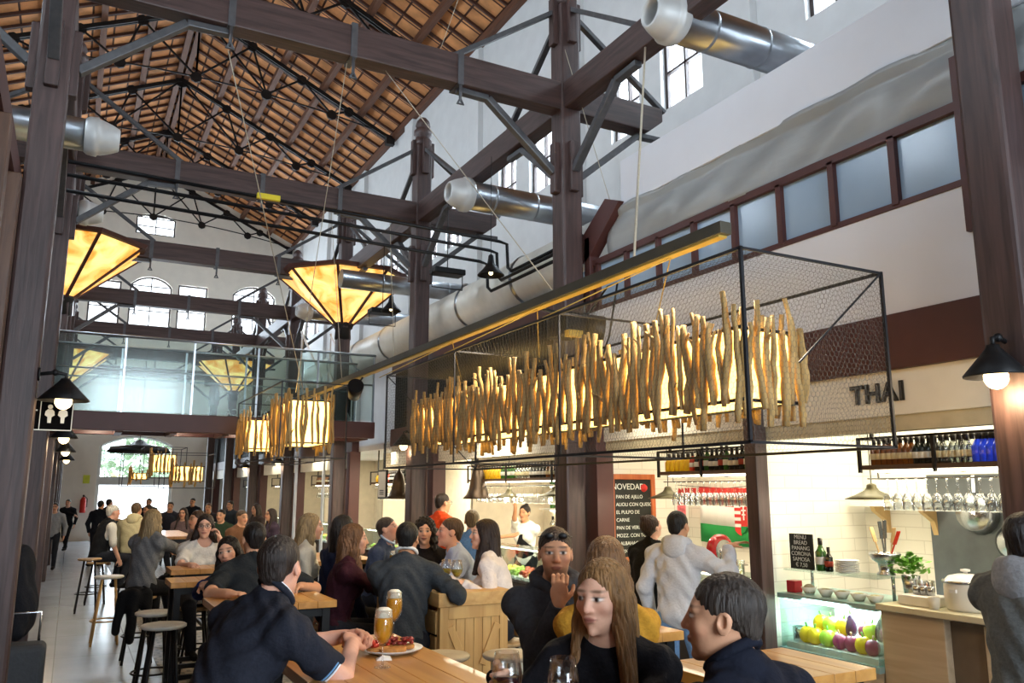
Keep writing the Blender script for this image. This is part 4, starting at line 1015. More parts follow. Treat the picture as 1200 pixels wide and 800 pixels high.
def cage(x0, x1, y0, y1, z0, z1, label, group, cell=.029, r=.0007, ndiv=3, faces='FBTEe'):
    t = thing('wire_cage', label, 'cage', ((x0+x1)/2, (y0+y1)/2, z0), group)
    m = MB(); b = .0075
    for x in (x0, x1):
        for z in (z0, z1): m.box(x-b, x+b, y0-b, y1+b, z-b, z+b)
        for i in range(ndiv+1):
            yv = y0+(y1-y0)*i/ndiv; bb = b if i in (0, ndiv) else b*.7; m.box(x-bb, x+bb, yv-bb, yv+bb, z0, z1)
    for i in range(ndiv+1):
        yv = y0+(y1-y0)*i/ndiv
        for z in (z0, z1): m.box(x0, x1, yv-b*.8, yv+b*.8, z-b*.8, z+b*.8)
    if ndiv == 3:
        m.bar((x1, y0, z1), (x0+.35, y0+.02, z1-.5), .008, .008); m.bar((x0, y1, z1), (x1, y1, z0), .008, .008)
    m.build('frame', M_cage, t)
    if 'F' in faces:
        w = MB()
        wire_mesh(w, (x0, y0, z0), (0, 1, 0), (0, 0, 1), y1-y0, z1-z0, cell, r); wire_mesh(w, (x1, y0, z0), (0, 1, 0), (0, 0, 1), y1-y0, z1-z0, cell, r)
        wire_mesh(w, (x0, y0, z0), (1, 0, 0), (0, 0, 1), x1-x0, z1-z0, cell, r); wire_mesh(w, (x0, y1, z0), (1, 0, 0), (0, 0, 1), x1-x0, z1-z0, cell, r)
        wire_mesh(w, (x0, y0, z1), (1, 0, 0), (0, 1, 0), x1-x0, y1-y0, cell, r)
        w.build('wire_mesh', M_cagewire, t)
    return t
def rope(a, b, label, r=.004, m=None, group='suspension cords', cat='cord', sag=0.):
    P = [Vector(a).lerp(Vector(b), i/6)+Vector((0, 0, -sag*math.sin(PI*i/6))) for i in range(7)]
    o = MB().tube(P, r, 6).build('suspension_cord', m or M_rope, loc=tuple(a)); tag(o, label, cat, group); return o
M_rope = mat('pale_rope', '#b8ad98', .8, var=.1, scale=40)
LX0, LX1 = 2.84, 3.26
drift_lamp(LX0, LX1, 2.95, 7.3, 2.15, 2.70, 'long glowing lamp fenced with driftwood sticks above the bar tables', None, 11, 100, True)
cage(2.6, 3.55, 2.66, 7.42, 1.99, 2.87, 'long black wire-mesh cage hung round the longest driftwood lamp', None)
# second pair farther along and the ones near the door
drift_lamp(2.32, 2.86, 10.2, 11.2, 2.30, 3.02, 'square driftwood lamp, the larger of the pair before the bridge', 'short driftwood lamps', 21, 60, True, .018, .07)
drift_lamp(2.16, 2.66, 12.0, 12.8, 2.30, 2.90, 'square driftwood lamp, the smaller of the pair before the bridge', 'short driftwood lamps', 22, 60, True, .018, .07)
cage(2.18, 3.0, 10.05, 13.0, 2.18, 3.1, 'black frame cage round the pair of square driftwood lamps', 'cages of the farther lamps', ndiv=2, faces='')
for i, (x, y, z, wd) in enumerate(((1.93, 19.0, 1.92, .62), (1.72, 22.0, 2.18, .56), (1.2, 20.5, 1.97, .36))):
    drift_lamp(x, x+wd, y, y+.7, z, z+(.5, .6, .32)[i], ['wide glowing driftwood lamp under the bridge, close to the far door', 'driftwood lamp hanging highest in front of the far door', 'smallest driftwood lamp in front of the far door'][i], 'driftwood lamps by the far door', 30+i, 40, False, .022, .085)
    cage(x-.2, x+wd+.2, y-.2, y+1.0, z-.08, z+.66, ['thin cage frame round the wide driftwood lamp by the far door', 'thin cage frame round the highest driftwood lamp by the far door', 'thin cage frame round the smallest driftwood lamp by the far door'][i], 'cages of the farther lamps', ndiv=1, faces='')
# ------------------------------------------------------------------ lighting rail and its cords
t = thing('lighting_rail', 'long black lighting rail with a yellow underside above the wire cage', 'rail', (3.05, 8, 3.15))
m = MB(); m.box(3.01, 3.09, 3.22, 13.6, 3.165, 3.235); m.build('channel', mat('rail_black', '#4a473c', .5, .3), t, bevel=.004)
MB().box(3.02, 3.08, 3.25, 13.55, 3.152, 3.165).build('yellow_strip', mat('rail_underside', '#b59a48', .5, var=.1), t)
M_cord2 = mat('yellowish_cord', '#b79a4c', .8, var=.05)
for k, yv in enumerate((3.7, 5.3, 6.9)):
    for s_ in (1, -1): rope((3.05, yv, 3.15), (3.05+.45*s_, yv+.75, 2.88), 'thin slanting cord from the rail down to the long wire cage', .004, M_cord2, 'cords carrying the long cage')
rope((2.35, 7, 5.78), (3.0, 5.0, 3.24), 'cord running from the front cross beam down to the lighting rail', .004)
rope((4.33, 5.5, 5.8), (3.08, 4.1, 3.24), 'thick grey strap running down to the rail in front of the tarpaulin', .009)
rope((.9, 7., 5.6), (3.05, 12.5, 3.24), 'long slanting cord from the first hook of the front beam', .005)
rope((1.97, 7., 5.8), (2.5, 10.7, 3.05), 'cord from the front cross beam to the larger square driftwood lamp', .004)
rope((2.9, 7., 6.1), (3.9, 6.8, 9.5), 'thin line rising from the front cross beam to the roof', .003)
rope((4.3, 6.9, 6.6), (4.75, 6.6, 4.5), 'thin cable hanging beside the projector post', .004)
rope((3.0, 11.2, 5.8), (3.05, 10.5, 3.24), 'cord from the second cross beam down to the rail', .004)
rope((3.9, 11.2, 5.75), (3.05, 8.5, 3.24), 'slanting cord from the second cross beam to the rail', .004)
# projector box on the rail
t = thing('projector', 'black boxy stage projector with round front hung under the rail at the post', 'projector', (3.6, 5.6, 2.95))
m = MB(); m.box(3.28, 3.5, 5.25, 5.55, 2.98, 3.16); m.cyl((3.5, 5.3, 3.04), (3.62, 5.24, 3.02), .12, n=20); m.build('housing', M_black, t, bevel=.01)
MB().box(3.27, 3.4, 5.2, 5.26, 2.95, 3.0).build('yellow_plate', MATS['rail_underside'], t)
MB().tube([(3.5, 5.3, 3.14), (3.5, 5.0, 3.32), (3.45, 4.8, 3.3), (3.4, 4.85, 2.9), (3.35, 4.9, 2.7)], .008, 8).build('cable', M_black, t)
MB().bar((3.35, 5.4, 3.16), (3.08, 5.4, 3.2), .03, .02).build('bracket', M_black, t)
# spotlights on the rail
for i, yv in enumerate((9.6, 12.6)):
    t = thing('spotlight', ['black can spotlight on the rail before the square driftwood lamps', 'black can spotlight at the far end of the rail'][i], 'spotlight', (3.0, yv, 3.0))
    MB().cyl((2.93, yv-.12, 3.03), (2.98, yv+.1, 2.93), .095, .075, n=18).build('can', M_black, t); MB().bar((3.05, yv, 3.15), (2.97, yv, 3.04), .02, .02).build('yoke', M_black, t)
# hanging dark lamps high over the stalls
for i, (x, y, z) in enumerate(((4.2, 8.4, 4.3), (4.2, 11.9, 4.55))):
    cone_lamp(x, y, z, .16, .2, M_black, ['black cone lamp hanging over the ventilation pipe, nearer one', 'black cone lamp hanging over the ventilation pipe, farther one'][i], 5.8, power=0)
for i, (x, y, z) in enumerate(((4.2, 9.7, 4.65), (4.2, 12.3, 4.62))):
    t = thing('floodlight', ['flat black floodlight panel hung over the pipe, nearer one', 'flat black floodlight panel hung over the pipe, farther one'][i], 'floodlight', (x, y, z))
    MB().box(x-.22, x+.22, y-.12, y+.12, z-.04, z+.04).build('panel', M_black, t, bevel=.015); m = MB(); m.tube([(x-.22, y, z), (x-.22, y, z-.22), (x+.22, y, z-.22), (x+.22, y, z)], .008, 6); m.cyl((x, y, z+.04), (x, y, 5.8), .006, n=6); m.build('yoke', M_black, t)
# barn-door wall lamps on the posts
def wall_lamp(x, y, z, dx, label, r=.15, power=14):
    t = thing('wall_lamp', label, 'lamp', (x, y, z), 'black cone wall lamps on the posts')
    MB().lathe([(r, z), (r*1.02, z+.008), (r*.5, z+.1), (r*.22, z+.15), (.03, z+.165), (.0, z+.17)], (x, y, 0), 22).build('shade', M_black, t, solid=.004)
    m = MB(); m.tube([(x, y, z+.16), (x, y, z+.2), (x+dx*.4, y, z+.21), (x+dx, y, z+.19)], .014, 8); m.cyl((x+dx*.93, y, z+.19), (x+dx, y, z+.19), .05, n=14); m.ball((x+dx*.4, y, z+.21), .025, 8); m.build('arm', M_black, t)
    MB().ball((x, y, z-.005), .06, 14).build('bulb', M_bulb, t)
    if power: point((x, y, z-.09), power, (1, .75, .45), .06)
wall_lamp(4.17, 2.5, 2.36, .13, 'black cone wall lamp with a round bulb on the post beside THAI')
wall_lamp(-.1, 6.92, 2.44, -.18, 'black cone wall lamp with a glowing bulb above the restroom sign', .17, 2.5)
for k, yv in enumerate((11.2, 15.2, 19.3)): wall_lamp(-.12, yv, 2.4, -.16, 'small black cone wall lamp on an aisle post, %s past the restroom sign' % ORD[k], .15, 6)
wall_lamp(4.2, 11.2, 2.42, .1, 'black cone wall lamp with round bulb between the two bronze bells', .15, 8)
for k, yv in enumerate((19.3, 23.4)): wall_lamp(4.18, yv, 2.4, .12, 'small black cone wall lamp on a stalls post, %s beyond the bridge' % ORD[k], .15, 4)
# restroom sign
t = thing('restroom_sign', 'black restroom sign with white arrow and two white figures under the aisle lamp', 'sign', (-.2, 7.3, 2.25))
MB().box(-.38, -.03, 7.29, 7.31, 2.24, 2.48).build('board', mat('matt_black_sign', '#0b0b0c', .95, var=0, spec=.05), t); m = MB(); 
for z in (2.245, 2.475): m.box(-.375, -.035, 7.285, 7.29, z-.004, z+.004)
for x in (-.255, -.035): m.box(x-.003, x+.003, 7.285, 7.29, 2.245, 2.475)
for x in (-.19, -.1):
    m.cyl((x, 7.283, 2.425), (x, 7.29, 2.425), .018, n=12); m.prism([(x-.012, 2.3), (x+.012, 2.3), (x+.014, 2.345), (x+.034, 2.36), (x+.03, 2.39), (x+.015, 2.405), (x-.015, 2.405), (x-.03, 2.39), (x-.034, 2.36), (x-.014, 2.345)], 1, 7.284, 7.29)
m.prism([(-.34, 2.36), (-.31, 2.36), (-.31, 2.39), (-.275, 2.39), (-.275, 2.4), (-.32, 2.4), (-.32, 2.37), (-.34, 2.37)], 1, 7.284, 7.29)
m.build('pictogram', M_wtext, t); m = MB(); m.cyl((-.38, 7.3, 2.44), (-.52, 7.3, 2.44), .01, n=6); m.cyl((-.38, 7.3, 2.28), (-.52, 7.3, 2.28), .01, n=6); m.build('bracket', M_black, t)
# fire extinguisher and signs by the far door
t = thing('fire_extinguisher', 'red fire extinguisher hanging on the far wall beside the doorway', 'extinguisher', (.45, 33.9, 1.0))
MB().lathe([(0, 1.0), (.09, 1.0), (.1, 1.03), (.1, 1.45), (.06, 1.54), (.03, 1.56), (0, 1.57)], (.45, 33.85, 0), 14).build('cylinder', mat('extinguisher_red', '#c02820', .3), t); m = MB(); m.box(.42, .48, 33.8, 33.9, 1.57, 1.64); m.tube([(.48, 33.85, 1.6), (.58, 33.85, 1.5), (.58, 33.85, 1.2)], .014, 6); m.build('valve', M_black, t)
o = MB().box(.38, .6, 33.96, 33.99, 2.05, 2.35).build('safety_sign', mat('yellow_green_sign', '#c8cf3a', .5), loc=(.5, 33.98, 2.05)); tag(o, 'small yellow-green safety sign above the fire extinguisher', 'sign')
# canopy lamp above the far door
t = thing('ceiling_lamp', 'wide dark lamp canopy hanging in front of the green fanlight', 'lamp', (1.6, 25, 2.8))
MB().lathe([(.8, 2.82), (.82, 2.84), (.72, 2.98), (.25, 3.04), (.1, 3.16), (0, 3.2)], (1.6, 25, 0), 20).build('shade', M_black, t); MB().cyl((1.6, 25, 3.1), (1.6, 25, 5.8), .01, n=6).build('cord', M_black, t)
# added warm spots along the rail, without fixtures, to brighten the people
for i, yv in enumerate((3.6, 5.4, 8.5, 11.5)): spot((3.05, yv, 3.1), (1.7, yv+.6, 1.1), 110, 100, (1, .84, .62), .05)
spot((3.05, 3.3, 3.1), (1.3, 2.2, 1.1), 95, 105, (1, .86, .66), .05)

t = thing('roof_light', 'small white spotlight clamped to an iron roof truss', 'light', (3.3, 17.2, 12.6))
MB().cyl((2.75, 17.05, 12.25), (2.95, 17.0, 12.15), .09, .16, n=16).build('head', M_ceram, t); MB().bar((2.0, 17.15, 12.4), (3.1, 17.15, 12.36), .05, .04).build('arm', M_ceram, t)
o = MB().box(7.35, 7.6, 9.35, 9.55, 6.25, 6.4).build('security_camera', M_black, loc=(7.5, 9.45, 6.25), bevel=.02); tag(o, 'small black security camera on the white upper wall beside the projector post', 'camera')
# ================================================================== people: smooth bodies grown from a posed skeleton
def A(*v): return np.array(v, dtype=np.float32)
def nrm(v): v = np.array(v, dtype=np.float64); return v/max(1e-9, np.linalg.norm(v))
def d_prim(q, P):
    if q[0] == 'c':
        a, b, ra, rb = q[1:5]; ba = (b-a).astype(np.float32); l2 = max(1e-9, float(ba@ba)); pa = P-a.astype(np.float32)
        t = np.clip(pa@ba/l2, 0, 1); d = np.sqrt(((pa-t[:, None]*ba)**2).sum(1))-(ra+(rb-ra)*t)
        if len(q) > 6 and q[6] is not None:
            cp, cn = q[6]; d = np.maximum(d, (P-cp.astype(np.float32))@cn.astype(np.float32))
        return d
    c, Rm, r = q[1:4]
    L_ = (P-c.astype(np.float32))@Rm.astype(np.float32); r = r.astype(np.float32)
    k0 = np.sqrt(((L_/r)**2).sum(1)); k1 = np.sqrt(((L_/(r*r))**2).sum(1))+1e-9
    return k0*(k0-1)/k1
def d_all(prims, P, post=None):
    D = np.full(len(P), 9., np.float32)
    for q in prims:
        d = d_prim(q, P); k = q[5] if q[0] == 'c' else q[4]
        if q[0] == '-e':
            h = np.clip(.5-.5*(D+d)/k, 0, 1); D = D*(1-h)-d*h+k*h*(1-h)
        else:
            h = np.clip(.5+.5*(D-d)/k, 0, 1); D = D*(1-h)+d*h-k*h*(1-h)
    return post(P, D) if post else D
def prim_bounds(prims):
    lo = np.full(3, 9e9); hi = -lo
    for q in prims:
        if q[0] == 'c':
            for p, r in ((q[1], q[3]), (q[2], q[4])): lo = np.minimum(lo, p-r); hi = np.maximum(hi, p+r)
        elif q[0] == 'e': r = float(max(q[3])); lo = np.minimum(lo, q[1]-r); hi = np.maximum(hi, q[1]+r)
    return lo-.03, hi+.03
def sdf_mesh(prims, h, post=None):
    lo, hi = prim_bounds(prims); F = 4; H = h*F
    n = np.ceil((hi-lo)/H).astype(int)+2
    g = np.stack(np.meshgrid(*[np.arange(k) for k in n], indexing='ij'), -1).reshape(-1, 3)
    C_ = (lo+(g+.5-.5/F)*H).astype(np.float32)
    dc = d_all(prims, C_, post)
    D = np.repeat(np.repeat(np.repeat(dc.reshape(n), F, 0), F, 1), F, 2)
    near = np.abs(dc) < H*1.35
    off = np.stack(np.meshgrid(*[np.arange(F)]*3, indexing='ij'), -1).reshape(-1, 3)
    I = (g[near][:, None, :]*F+off[None]).reshape(-1, 3)
    D[I[:, 0], I[:, 1], I[:, 2]] = d_all(prims, (lo+I*h).astype(np.float32), post)
    S = D < 0
    cnt = np.zeros(tuple(k-1 for k in S.shape), np.int8)
    sl = [(slice(0, -1), slice(1, None))[b] for b in (0, 1)]
    for a in (0, 1):
        for b in (0, 1):
            for c in (0, 1): cnt += S[sl[a], sl[b], sl[c]]
    cells = np.argwhere((cnt > 0) & (cnt < 8))
    if not len(cells): return np.zeros((0, 3)), np.zeros((0, 4), int)
    idx = np.full(cnt.shape, -1, np.int32); idx[cells[:, 0], cells[:, 1], cells[:, 2]] = np.arange(len(cells))
    acc = np.zeros((len(cells), 3)); num = np.zeros(len(cells))
    cor = [(a, b, c) for a in (0, 1) for b in (0, 1) for c in (0, 1)]
    val = {k: D[cells[:, 0]+k[0], cells[:, 1]+k[1], cells[:, 2]+k[2]] for k in cor}
    for a in cor:
        for ax in range(3):
            if a[ax] == 0:
                b = list(a); b[ax] = 1; b = tuple(b); va, vb = val[a], val[b]; m = (va < 0) != (vb < 0)
                t = np.where(m, va/np.where(m, va-vb, 1), 0); p = np.repeat(np.array(a, float)[None], len(cells), 0); p[:, ax] += t
                acc += p*m[:, None]; num += m
    V = lo+(cells+acc/num[:, None])*h
    Q = []
    for ax in range(3):
        s0 = [slice(None)]*3; s1 = [slice(None)]*3; s0[ax] = slice(0, -1); s1[ax] = slice(1, None)
        E = np.argwhere(S[tuple(s0)] != S[tuple(s1)]); b, c = (ax+1) % 3, (ax+2) % 3
        lim = np.array(cnt.shape)
        E = E[(E[:, b] > 0) & (E[:, c] > 0) & (E[:, b] < lim[b]) & (E[:, c] < lim[c]) & (E[:, ax] < lim[ax])]
        fl = S[E[:, 0], E[:, 1], E[:, 2]]
        def cell(db, dc_): e = E.copy(); e[:, b] += db; e[:, c] += dc_; return idx[e[:, 0], e[:, 1], e[:, 2]]
        q = np.stack([cell(-1, -1), cell(0, -1), cell(0, 0), cell(-1, 0)], 1); q[~fl] = q[~fl][:, ::-1]; Q.append(q)
    Q = np.concatenate(Q); Q = Q[(Q >= 0).all(1)]
    return V, Q
def np_mesh(name, V, Q, m, parent, col=None):
    me = bpy.data.meshes.new(name); me.vertices.add(len(V)); me.vertices.foreach_set('co', V.astype(np.float32).ravel())
    me.loops.add(Q.size); me.loops.foreach_set('vertex_index', Q.astype(np.int32).ravel()); me.polygons.add(len(Q))
    me.polygons.foreach_set('loop_start', np.arange(0, Q.size, 4, dtype=np.int32)); me.polygons.foreach_set('loop_total', np.full(len(Q), 4, np.int32))
    me.polygons.foreach_set('use_smooth', np.ones(len(Q), bool)); me.update(calc_edges=True)
    if col is not None:
        at_ = me.color_attributes.new('Col', 'FLOAT_COLOR', 'POINT'); at_.data.foreach_set('color', np.concatenate([col, np.ones((len(col), 1))], 1).astype(np.float32).ravel())
    me.materials.append(m)
    o = bpy.data.objects.new(name, me); COL.objects.link(o); o.parent = parent
    return o
def rotz(d): a = R(d); return np.array([[math.cos(a), -math.sin(a), 0], [math.sin(a), math.cos(a), 0], [0, 0, 1]])
def rotx(d): a = R(d); return np.array([[1, 0, 0], [0, math.cos(a), -math.sin(a)], [0, math.sin(a), math.cos(a)]])
def roty(d): a = R(d); return np.array([[math.cos(a), 0, math.sin(a)], [0, 1, 0], [-math.sin(a), 0, math.cos(a)]])
def two_bone(a, t, l1, l2, pole):
    d = t-a; L_ = np.linalg.norm(d); L2 = min(max(L_, .12), (l1+l2)*.995); dn = d/max(L_, 1e-6)
    x = (l1*l1-l2*l2+L2*L2)/(2*L2); y = math.sqrt(max(0, l1*l1-x*x))
    pn = pole-dn*(pole@dn); pn = pn/max(1e-6, np.linalg.norm(pn))
    return a+dn*x+pn*y, a+dn*L2
def ssm(x): x = np.clip(x, 0, 1); return x*x*(3-2*x)
SKIN = {'fair': '#e2ae92', 'warm': '#d29c7a', 'tan': '#c48e6a', 'pink': '#dca58c'}
M_skin = vcolmat('skin', .5, bump=.12, bscale=90, var=.06)
HAIRM = {}
def hairmat(c):
    if c not in HAIRM: HAIRM[c] = mat('hair_'+c[1:], c, .45, var=.42, scale=26, bump=.7, stretch=(3.2, 3.2, .25), detail=6, spec=.35)
    return HAIRM[c]
def clothmat(c, rough=.85):
    return mat('cloth_'+c[1:]+('' if rough > .5 else '_smooth'), c, rough, var=.14 if sum(hexc(c)) < 1 else .05, scale=60, bump=.25, spec=.2)
def I3(): return np.eye(3)

def person(label, head, heading, h, seat=True, lean=(8, 6), roll=0, twist=0, hyaw=0, hpitch=0, hroll=0, female=False, s=1., skin='warm',
           top=('#222222', 1.), bottom='#22242c', hair=('short', '#2a1d16'), handL=None, handR=None, poleL=None, poleR=None, dirL=None, dirR=None, nL=None, nR=None,
           curl=(45, 45), hood=False, collar=None, cuffs=None, beard=False, brow='#3a2a1e', feetw=None, bulk=1., hem=-.06, rest=.30, vneck=0., stool=True, apron=None, glasses=False, shades=False, legs=None, hairlen=.3, who=None, vest=None):
    """head = world position of the head's centre; heading = degrees clockwise from straight down the hall"""
    Rw = rotz(-heading)
    sw = (.165 if female else .19)*s*bulk; hs = (.95 if female else 1.)*s
    def solve(pz):
        Pv = A(0, 0, pz).astype(float)
        u1 = rotx(-lean[0])@roty(roll)@np.array([0, 0, 1.]); u2 = rotx(-lean[1]-lean[0]*.0)@roty(roll*1.2)@np.array([0, 0, 1.])
        r2 = rotz(-twist)@np.array([1., 0, 0]); r2 = nrm(r2-u2*(r2@u2)); f2 = np.cross(u2, r2)
        waist = Pv+u1*.19*s; chest = waist+u2*.17*s; nb = waist+u2*.345*s
        Hr = rotz(-hyaw)@rotx(-hpitch)@roty(hroll); hu = Hr[:, 2]; hf = Hr[:, 1]
        hc = nb+u2*.075*s+hu*.085*hs+hf*.025
        return Pv, u1, u2, r2, f2, waist, chest, nb, Hr, hc
    hc0 = solve(0.)[9]
    head = np.array(head, float)
    pz = head[2]-hc0[2]
    if not seat: pz = min(pz, .93*s)
    Pv, u1, u2, r2, f2, waist, chest, nb, Hr, hc = solve(pz)
    loc = head-Rw@hc; loc[2] = 0 if seat or True else loc[2]
    root = thing('person', label, 'person', (loc[0], loc[1], 0), 'people in the hall', -R(heading))
    W2L = lambda p: Rw.T@(np.array(p, float)-loc)
    W2D = lambda p: Rw.T@np.array(p, float)
    sho = {1: nb-u2*.075*s+r2*sw, -1: nb-u2*.075*s-r2*sw}
    Rc = np.stack([r2, f2, u2], 1); Rp = np.stack([nrm(np.array([1, 0, 0.])-u1*u1[0]), np.cross(u1, nrm(np.array([1, 0, 0.])-u1*u1[0])), u1], 1)
    # legs
    legsj = {}
    for sd in (1, -1):
        hip = Pv+A(sd*.09*s, 0, -.01)
        if seat:
            ft = A(sd*(feetw or .12), .33*s, max(.04, min(rest, pz-.42))) ; pole = A(sd*.25, .8, .55).astype(float)
        else: ft = A(sd*(feetw or .1), -.02+.05*sd, .08); pole = A(sd*.1, 1, 0).astype(float)
        if legs: ft = A(*legs[0 if sd < 0 else 1])
        kn, an = two_bone(hip, ft.astype(float), .43*s, .42*s, pole)
        legsj[sd] = (hip, kn, an)
    # arms
    arms = {}
    for sd, hnd, pole, hd, hn in ((-1, handL, poleL, dirL, nL), (1, handR, poleR, dirR, nR)):
        S_ = sho[sd]
        t = W2L(hnd) if hnd is not None else S_+A(sd*.07, .05 if not seat else .12, -.5*s)+0.
        pl = W2D(pole) if pole is not None else np.array([sd*.55, -.45, -.7])
        el, wr = two_bone(S_, t.astype(float), .285*s, .25*s, pl)
        d = nrm(W2D(hd)) if hd is not None else nrm(nrm(wr-el)+np.array([0, .0, -.15]))
        nn = W2D(hn) if hn is not None else np.array([-sd*.6, .1, -.8])
        nn = nrm(nn-d*(nn@d)); arms[sd] = (S_, el, wr, d, nn)
    # ---- body prims
    B = []
    fm = female
    def torso(g=0., k=.05):
        T = [('e', Pv+u1*.02, Rp, A(.165 if fm else .155, .115, .12)*s*(1 if fm else bulk)+g, k), ('e', waist, Rc, A(.128 if fm else .15*bulk, .098*bulk, .15)*s+g, k),
             ('e', chest-u2*.01, Rc, A(.145 if fm else .17*bulk, .108*bulk, .19)*s+g, k),
             ('c', sho[-1]-u2*.015, sho[1]-u2*.015, .058*s+g, .058*s+g, k), ('c', nb+u2*.02*s, sho[1]-u2*.0, .05*s+g*.8, .045*s+g, k), ('c', nb+u2*.02*s, sho[-1], .05*s+g*.8, .045*s+g, k)]
        if fm: T += [('e', chest+r2*.068*sd*s+f2*.088*s-u2*.02*s, Rc, A(.06, .055, .062)*s+g, .03) for sd in (1, -1)]
        return T
    def armp(sd, g=0., upto=1., k=.025):
        S_, el, wr, d, n = arms[sd]; out = []
        ue = min(1., upto/.5) if upto < .5 else 1.
        e1 = S_+(el-S_)*ue; r1 = (.052-(.052-.041)*ue)*s*(.86 if fm else 1)*bulk**.5
        out.append(('c', S_, e1, .052*s*(.9 if fm else 1.05)*bulk**.5+g, r1+g*1.15, k, (e1, nrm(el-S_)) if upto < .5 else None))
        if upto >= .5:
            fe = (upto-.5)/.5; w1 = el+(wr-el)*fe; out.append(('c', el, w1, .041*s*(.86 if fm else 1)+g, (.041-.014*fe)*s*(.86 if fm else 1)+g*1.1, k*.8, (w1, nrm(wr-el)) if upto < 1.5 and g else None))
        return out
    def legp(sd, g=0.):
        hip, kn, an = legsj[sd]
        return [('c', hip, kn, .082*s+g, .056*s+g, .04), ('c', kn, an, .055*s+g, .037*s+g*1.5, .02)]
    B += torso(-.008)
    for sd in (1, -1): B += armp(sd)+legp(sd, -.006)
    nk = .045 if fm else .057
    hb = hc-Hr[:, 2]*.055*hs-Hr[:, 1]*.018
    B += [('c', nb-u2*.02, hb, nk*1.08*s, nk*.94*s, .03)]
    # feet
    for sd in (1, -1):
        an = legsj[sd][2]; B.append(('c', an-A(0, .02, .03), an+A(0, .13, -.05), .035, .028, .02))
    # head
    def hp(x, y, z): return hc+Hr@(np.array([x, y, z])*hs)
    def he(x, y, z, a, b, c, k, sub=False, Rx=None): return ('-e' if sub else 'e', hp(x, y, z), Hr if Rx is None else Hr@Rx, A(a, b, c)*hs, k*hs)
    jw = .8 if fm else 1.
    B += [he(0, -.016, .035, .077, .098, .088, .02), he(0, .03, -.02, .064*jw**.5, .066, .088, .03), he(0, .032, -.07, .05*jw, .052, .048, .025), he(0, .070, -.102, .02*jw, .02, .018, .012),
          he(.044, .058, -.022, .022, .022, .022, .02), he(-.044, .058, -.022, .022, .022, .022, .02)]
    B += [('c', hp(-.04, .072, .028), hp(.04, .072, .028), .014*hs, .014*hs, .015*hs)]
    if h < .012:
        B += [he(sx*.033, .1, .006, .019, .014, .0125, .008, True) for sx in (1, -1)]
        B += [he(sx*.032, .0795, .007, .0145, .0125, .0125, .004) for sx in (1, -1)]
    B += [('c', hp(0, .088, .016), hp(0, .108*(1 if not fm else .99), -.026), .009*hs, .0125*hs, .012*hs), he(.012, .094, -.03, .009, .01, .008, .006), he(-.012, .094, -.03, .009, .01, .008, .006)]
    if h < .012: B += [he(0, .0905, -.0565, .025, .0105, .0058, .006), he(0, .0895, -.0655, .021, .0115, .007, .005)]
    B += [he(sx*.078, -.012, -.004, .009, .021, .032, .008, False, roty(0)@rotx(10)) for sx in (1, -1)]
    B += [he(sx*.081, -.008, .002, .006, .012, .018, .005, True) for sx in (1, -1)] if h < .007 else []
    # hands
    cu = {-1: curl[0], 1: curl[1]}
    for sd in (1, -1):
        S_, el, wr, d, n = arms[sd]; side = np.cross(d, n)*(1 if sd < 0 else -1)      # towards the thumb
        z = .95 if fm else 1.04; z *= s
        Rh = np.stack([d, side, n], 1)
        B += [('c', el+(wr-el)*.8, wr+d*.02, .029*s*(.88 if fm else 1), .025*s, .012), ('e', wr+d*.05*z, Rh, A(.052, .04, .0165)*z, .01)]
        if h > .02: B += [('c', wr+d*.08, wr+d*.15+n*.03, .03, .02, .02)]; continue
        for j, (o_, ln) in enumerate(((.030, .078), (.0105, .086), (-.0095, .08), (-.029, .064))):
            p = wr+(d*.09+side*o_)*z; dd = d+side*o_*1.2; dd = nrm(dd); c = cu[sd]*(1-.06*j)
            for q, fr in enumerate((.46, .31, .27)):
                a = R(c*(.8 if q == 0 else 1.0)); dn_ = nrm(dd*math.cos(a)+n*math.sin(a)) if q == 0 else nrm(dd*math.cos(a)+nn_*math.sin(a))
                nn_ = nrm(np.cross(np.cross(dn_, n if q == 0 else nn_), dn_)); dd = dn_; p2 = p+dd*ln*fr*z
                B.append(('c', p, p2, (.0092-.0008*q)*z, (.0086-.0008*q)*z, .005)); p = p2
        p = wr+(d*.028+side*.03+n*.004)*z; td = nrm(d*.62+side*.62+n*.35); p2 = p+td*.042*z; B.append(('c', wr+(d*.015+side*.018)*z, p2, .0135*z, .0108*z, .008))
        td = nrm(d*.85+side*.1+n*.5); B.append(('c', p2, p2+td*.032*z, .0102*z, .0085*z, .004))
    V, Q = sdf_mesh(B, h)
    # colours of the face
    sk = np.array(hexc(SKIN.get(skin, skin))); C_ = np.repeat(sk[None], len(V), 0)
    L_ = ((V-hc)@Hr)/hs; x, y, z = np.abs(L_[:, 0]), L_[:, 1], L_[:, 2]; fr = (y > .035)
    def blend(w, c): C_[:] = C_*(1-w[:, None])+np.array(hexc(c) if isinstance(c, str) else c)[None]*w[:, None]
    inh = (x < .09) & (np.abs(z) < .14) & (np.abs(y) < .13)
    e = h/hs
    def ell(cx, cz, a, b, soft=.35): return ssm((1+soft-np.sqrt(((x-cx)/(a+.35*e))**2+((z-cz)/(b+.35*e))**2))/(2*soft))*fr*inh
    blend(ell(.045, -.03, .02, .018, .9)*.22, '#c8604a'); blend(ell(0, -.025, .014, .012, .8)*.2, '#c8604a')
    if beard: blend(ssm((.0-z-.045+.3*(np.abs(y-.05)*0))/.03)*ssm((y-.0)/.03)*inh*.55, beard)
    blend(ell(0, -.0605, .0235, .0075)*.75, '#9c4a44' if fm else '#a8624f'); blend(ell(0, -.0608, .022, .0012, .8)*.6, '#4a201c')
    blend(ell(.034, .0335-.0, .0215, .0036, .6)*.8, brow)
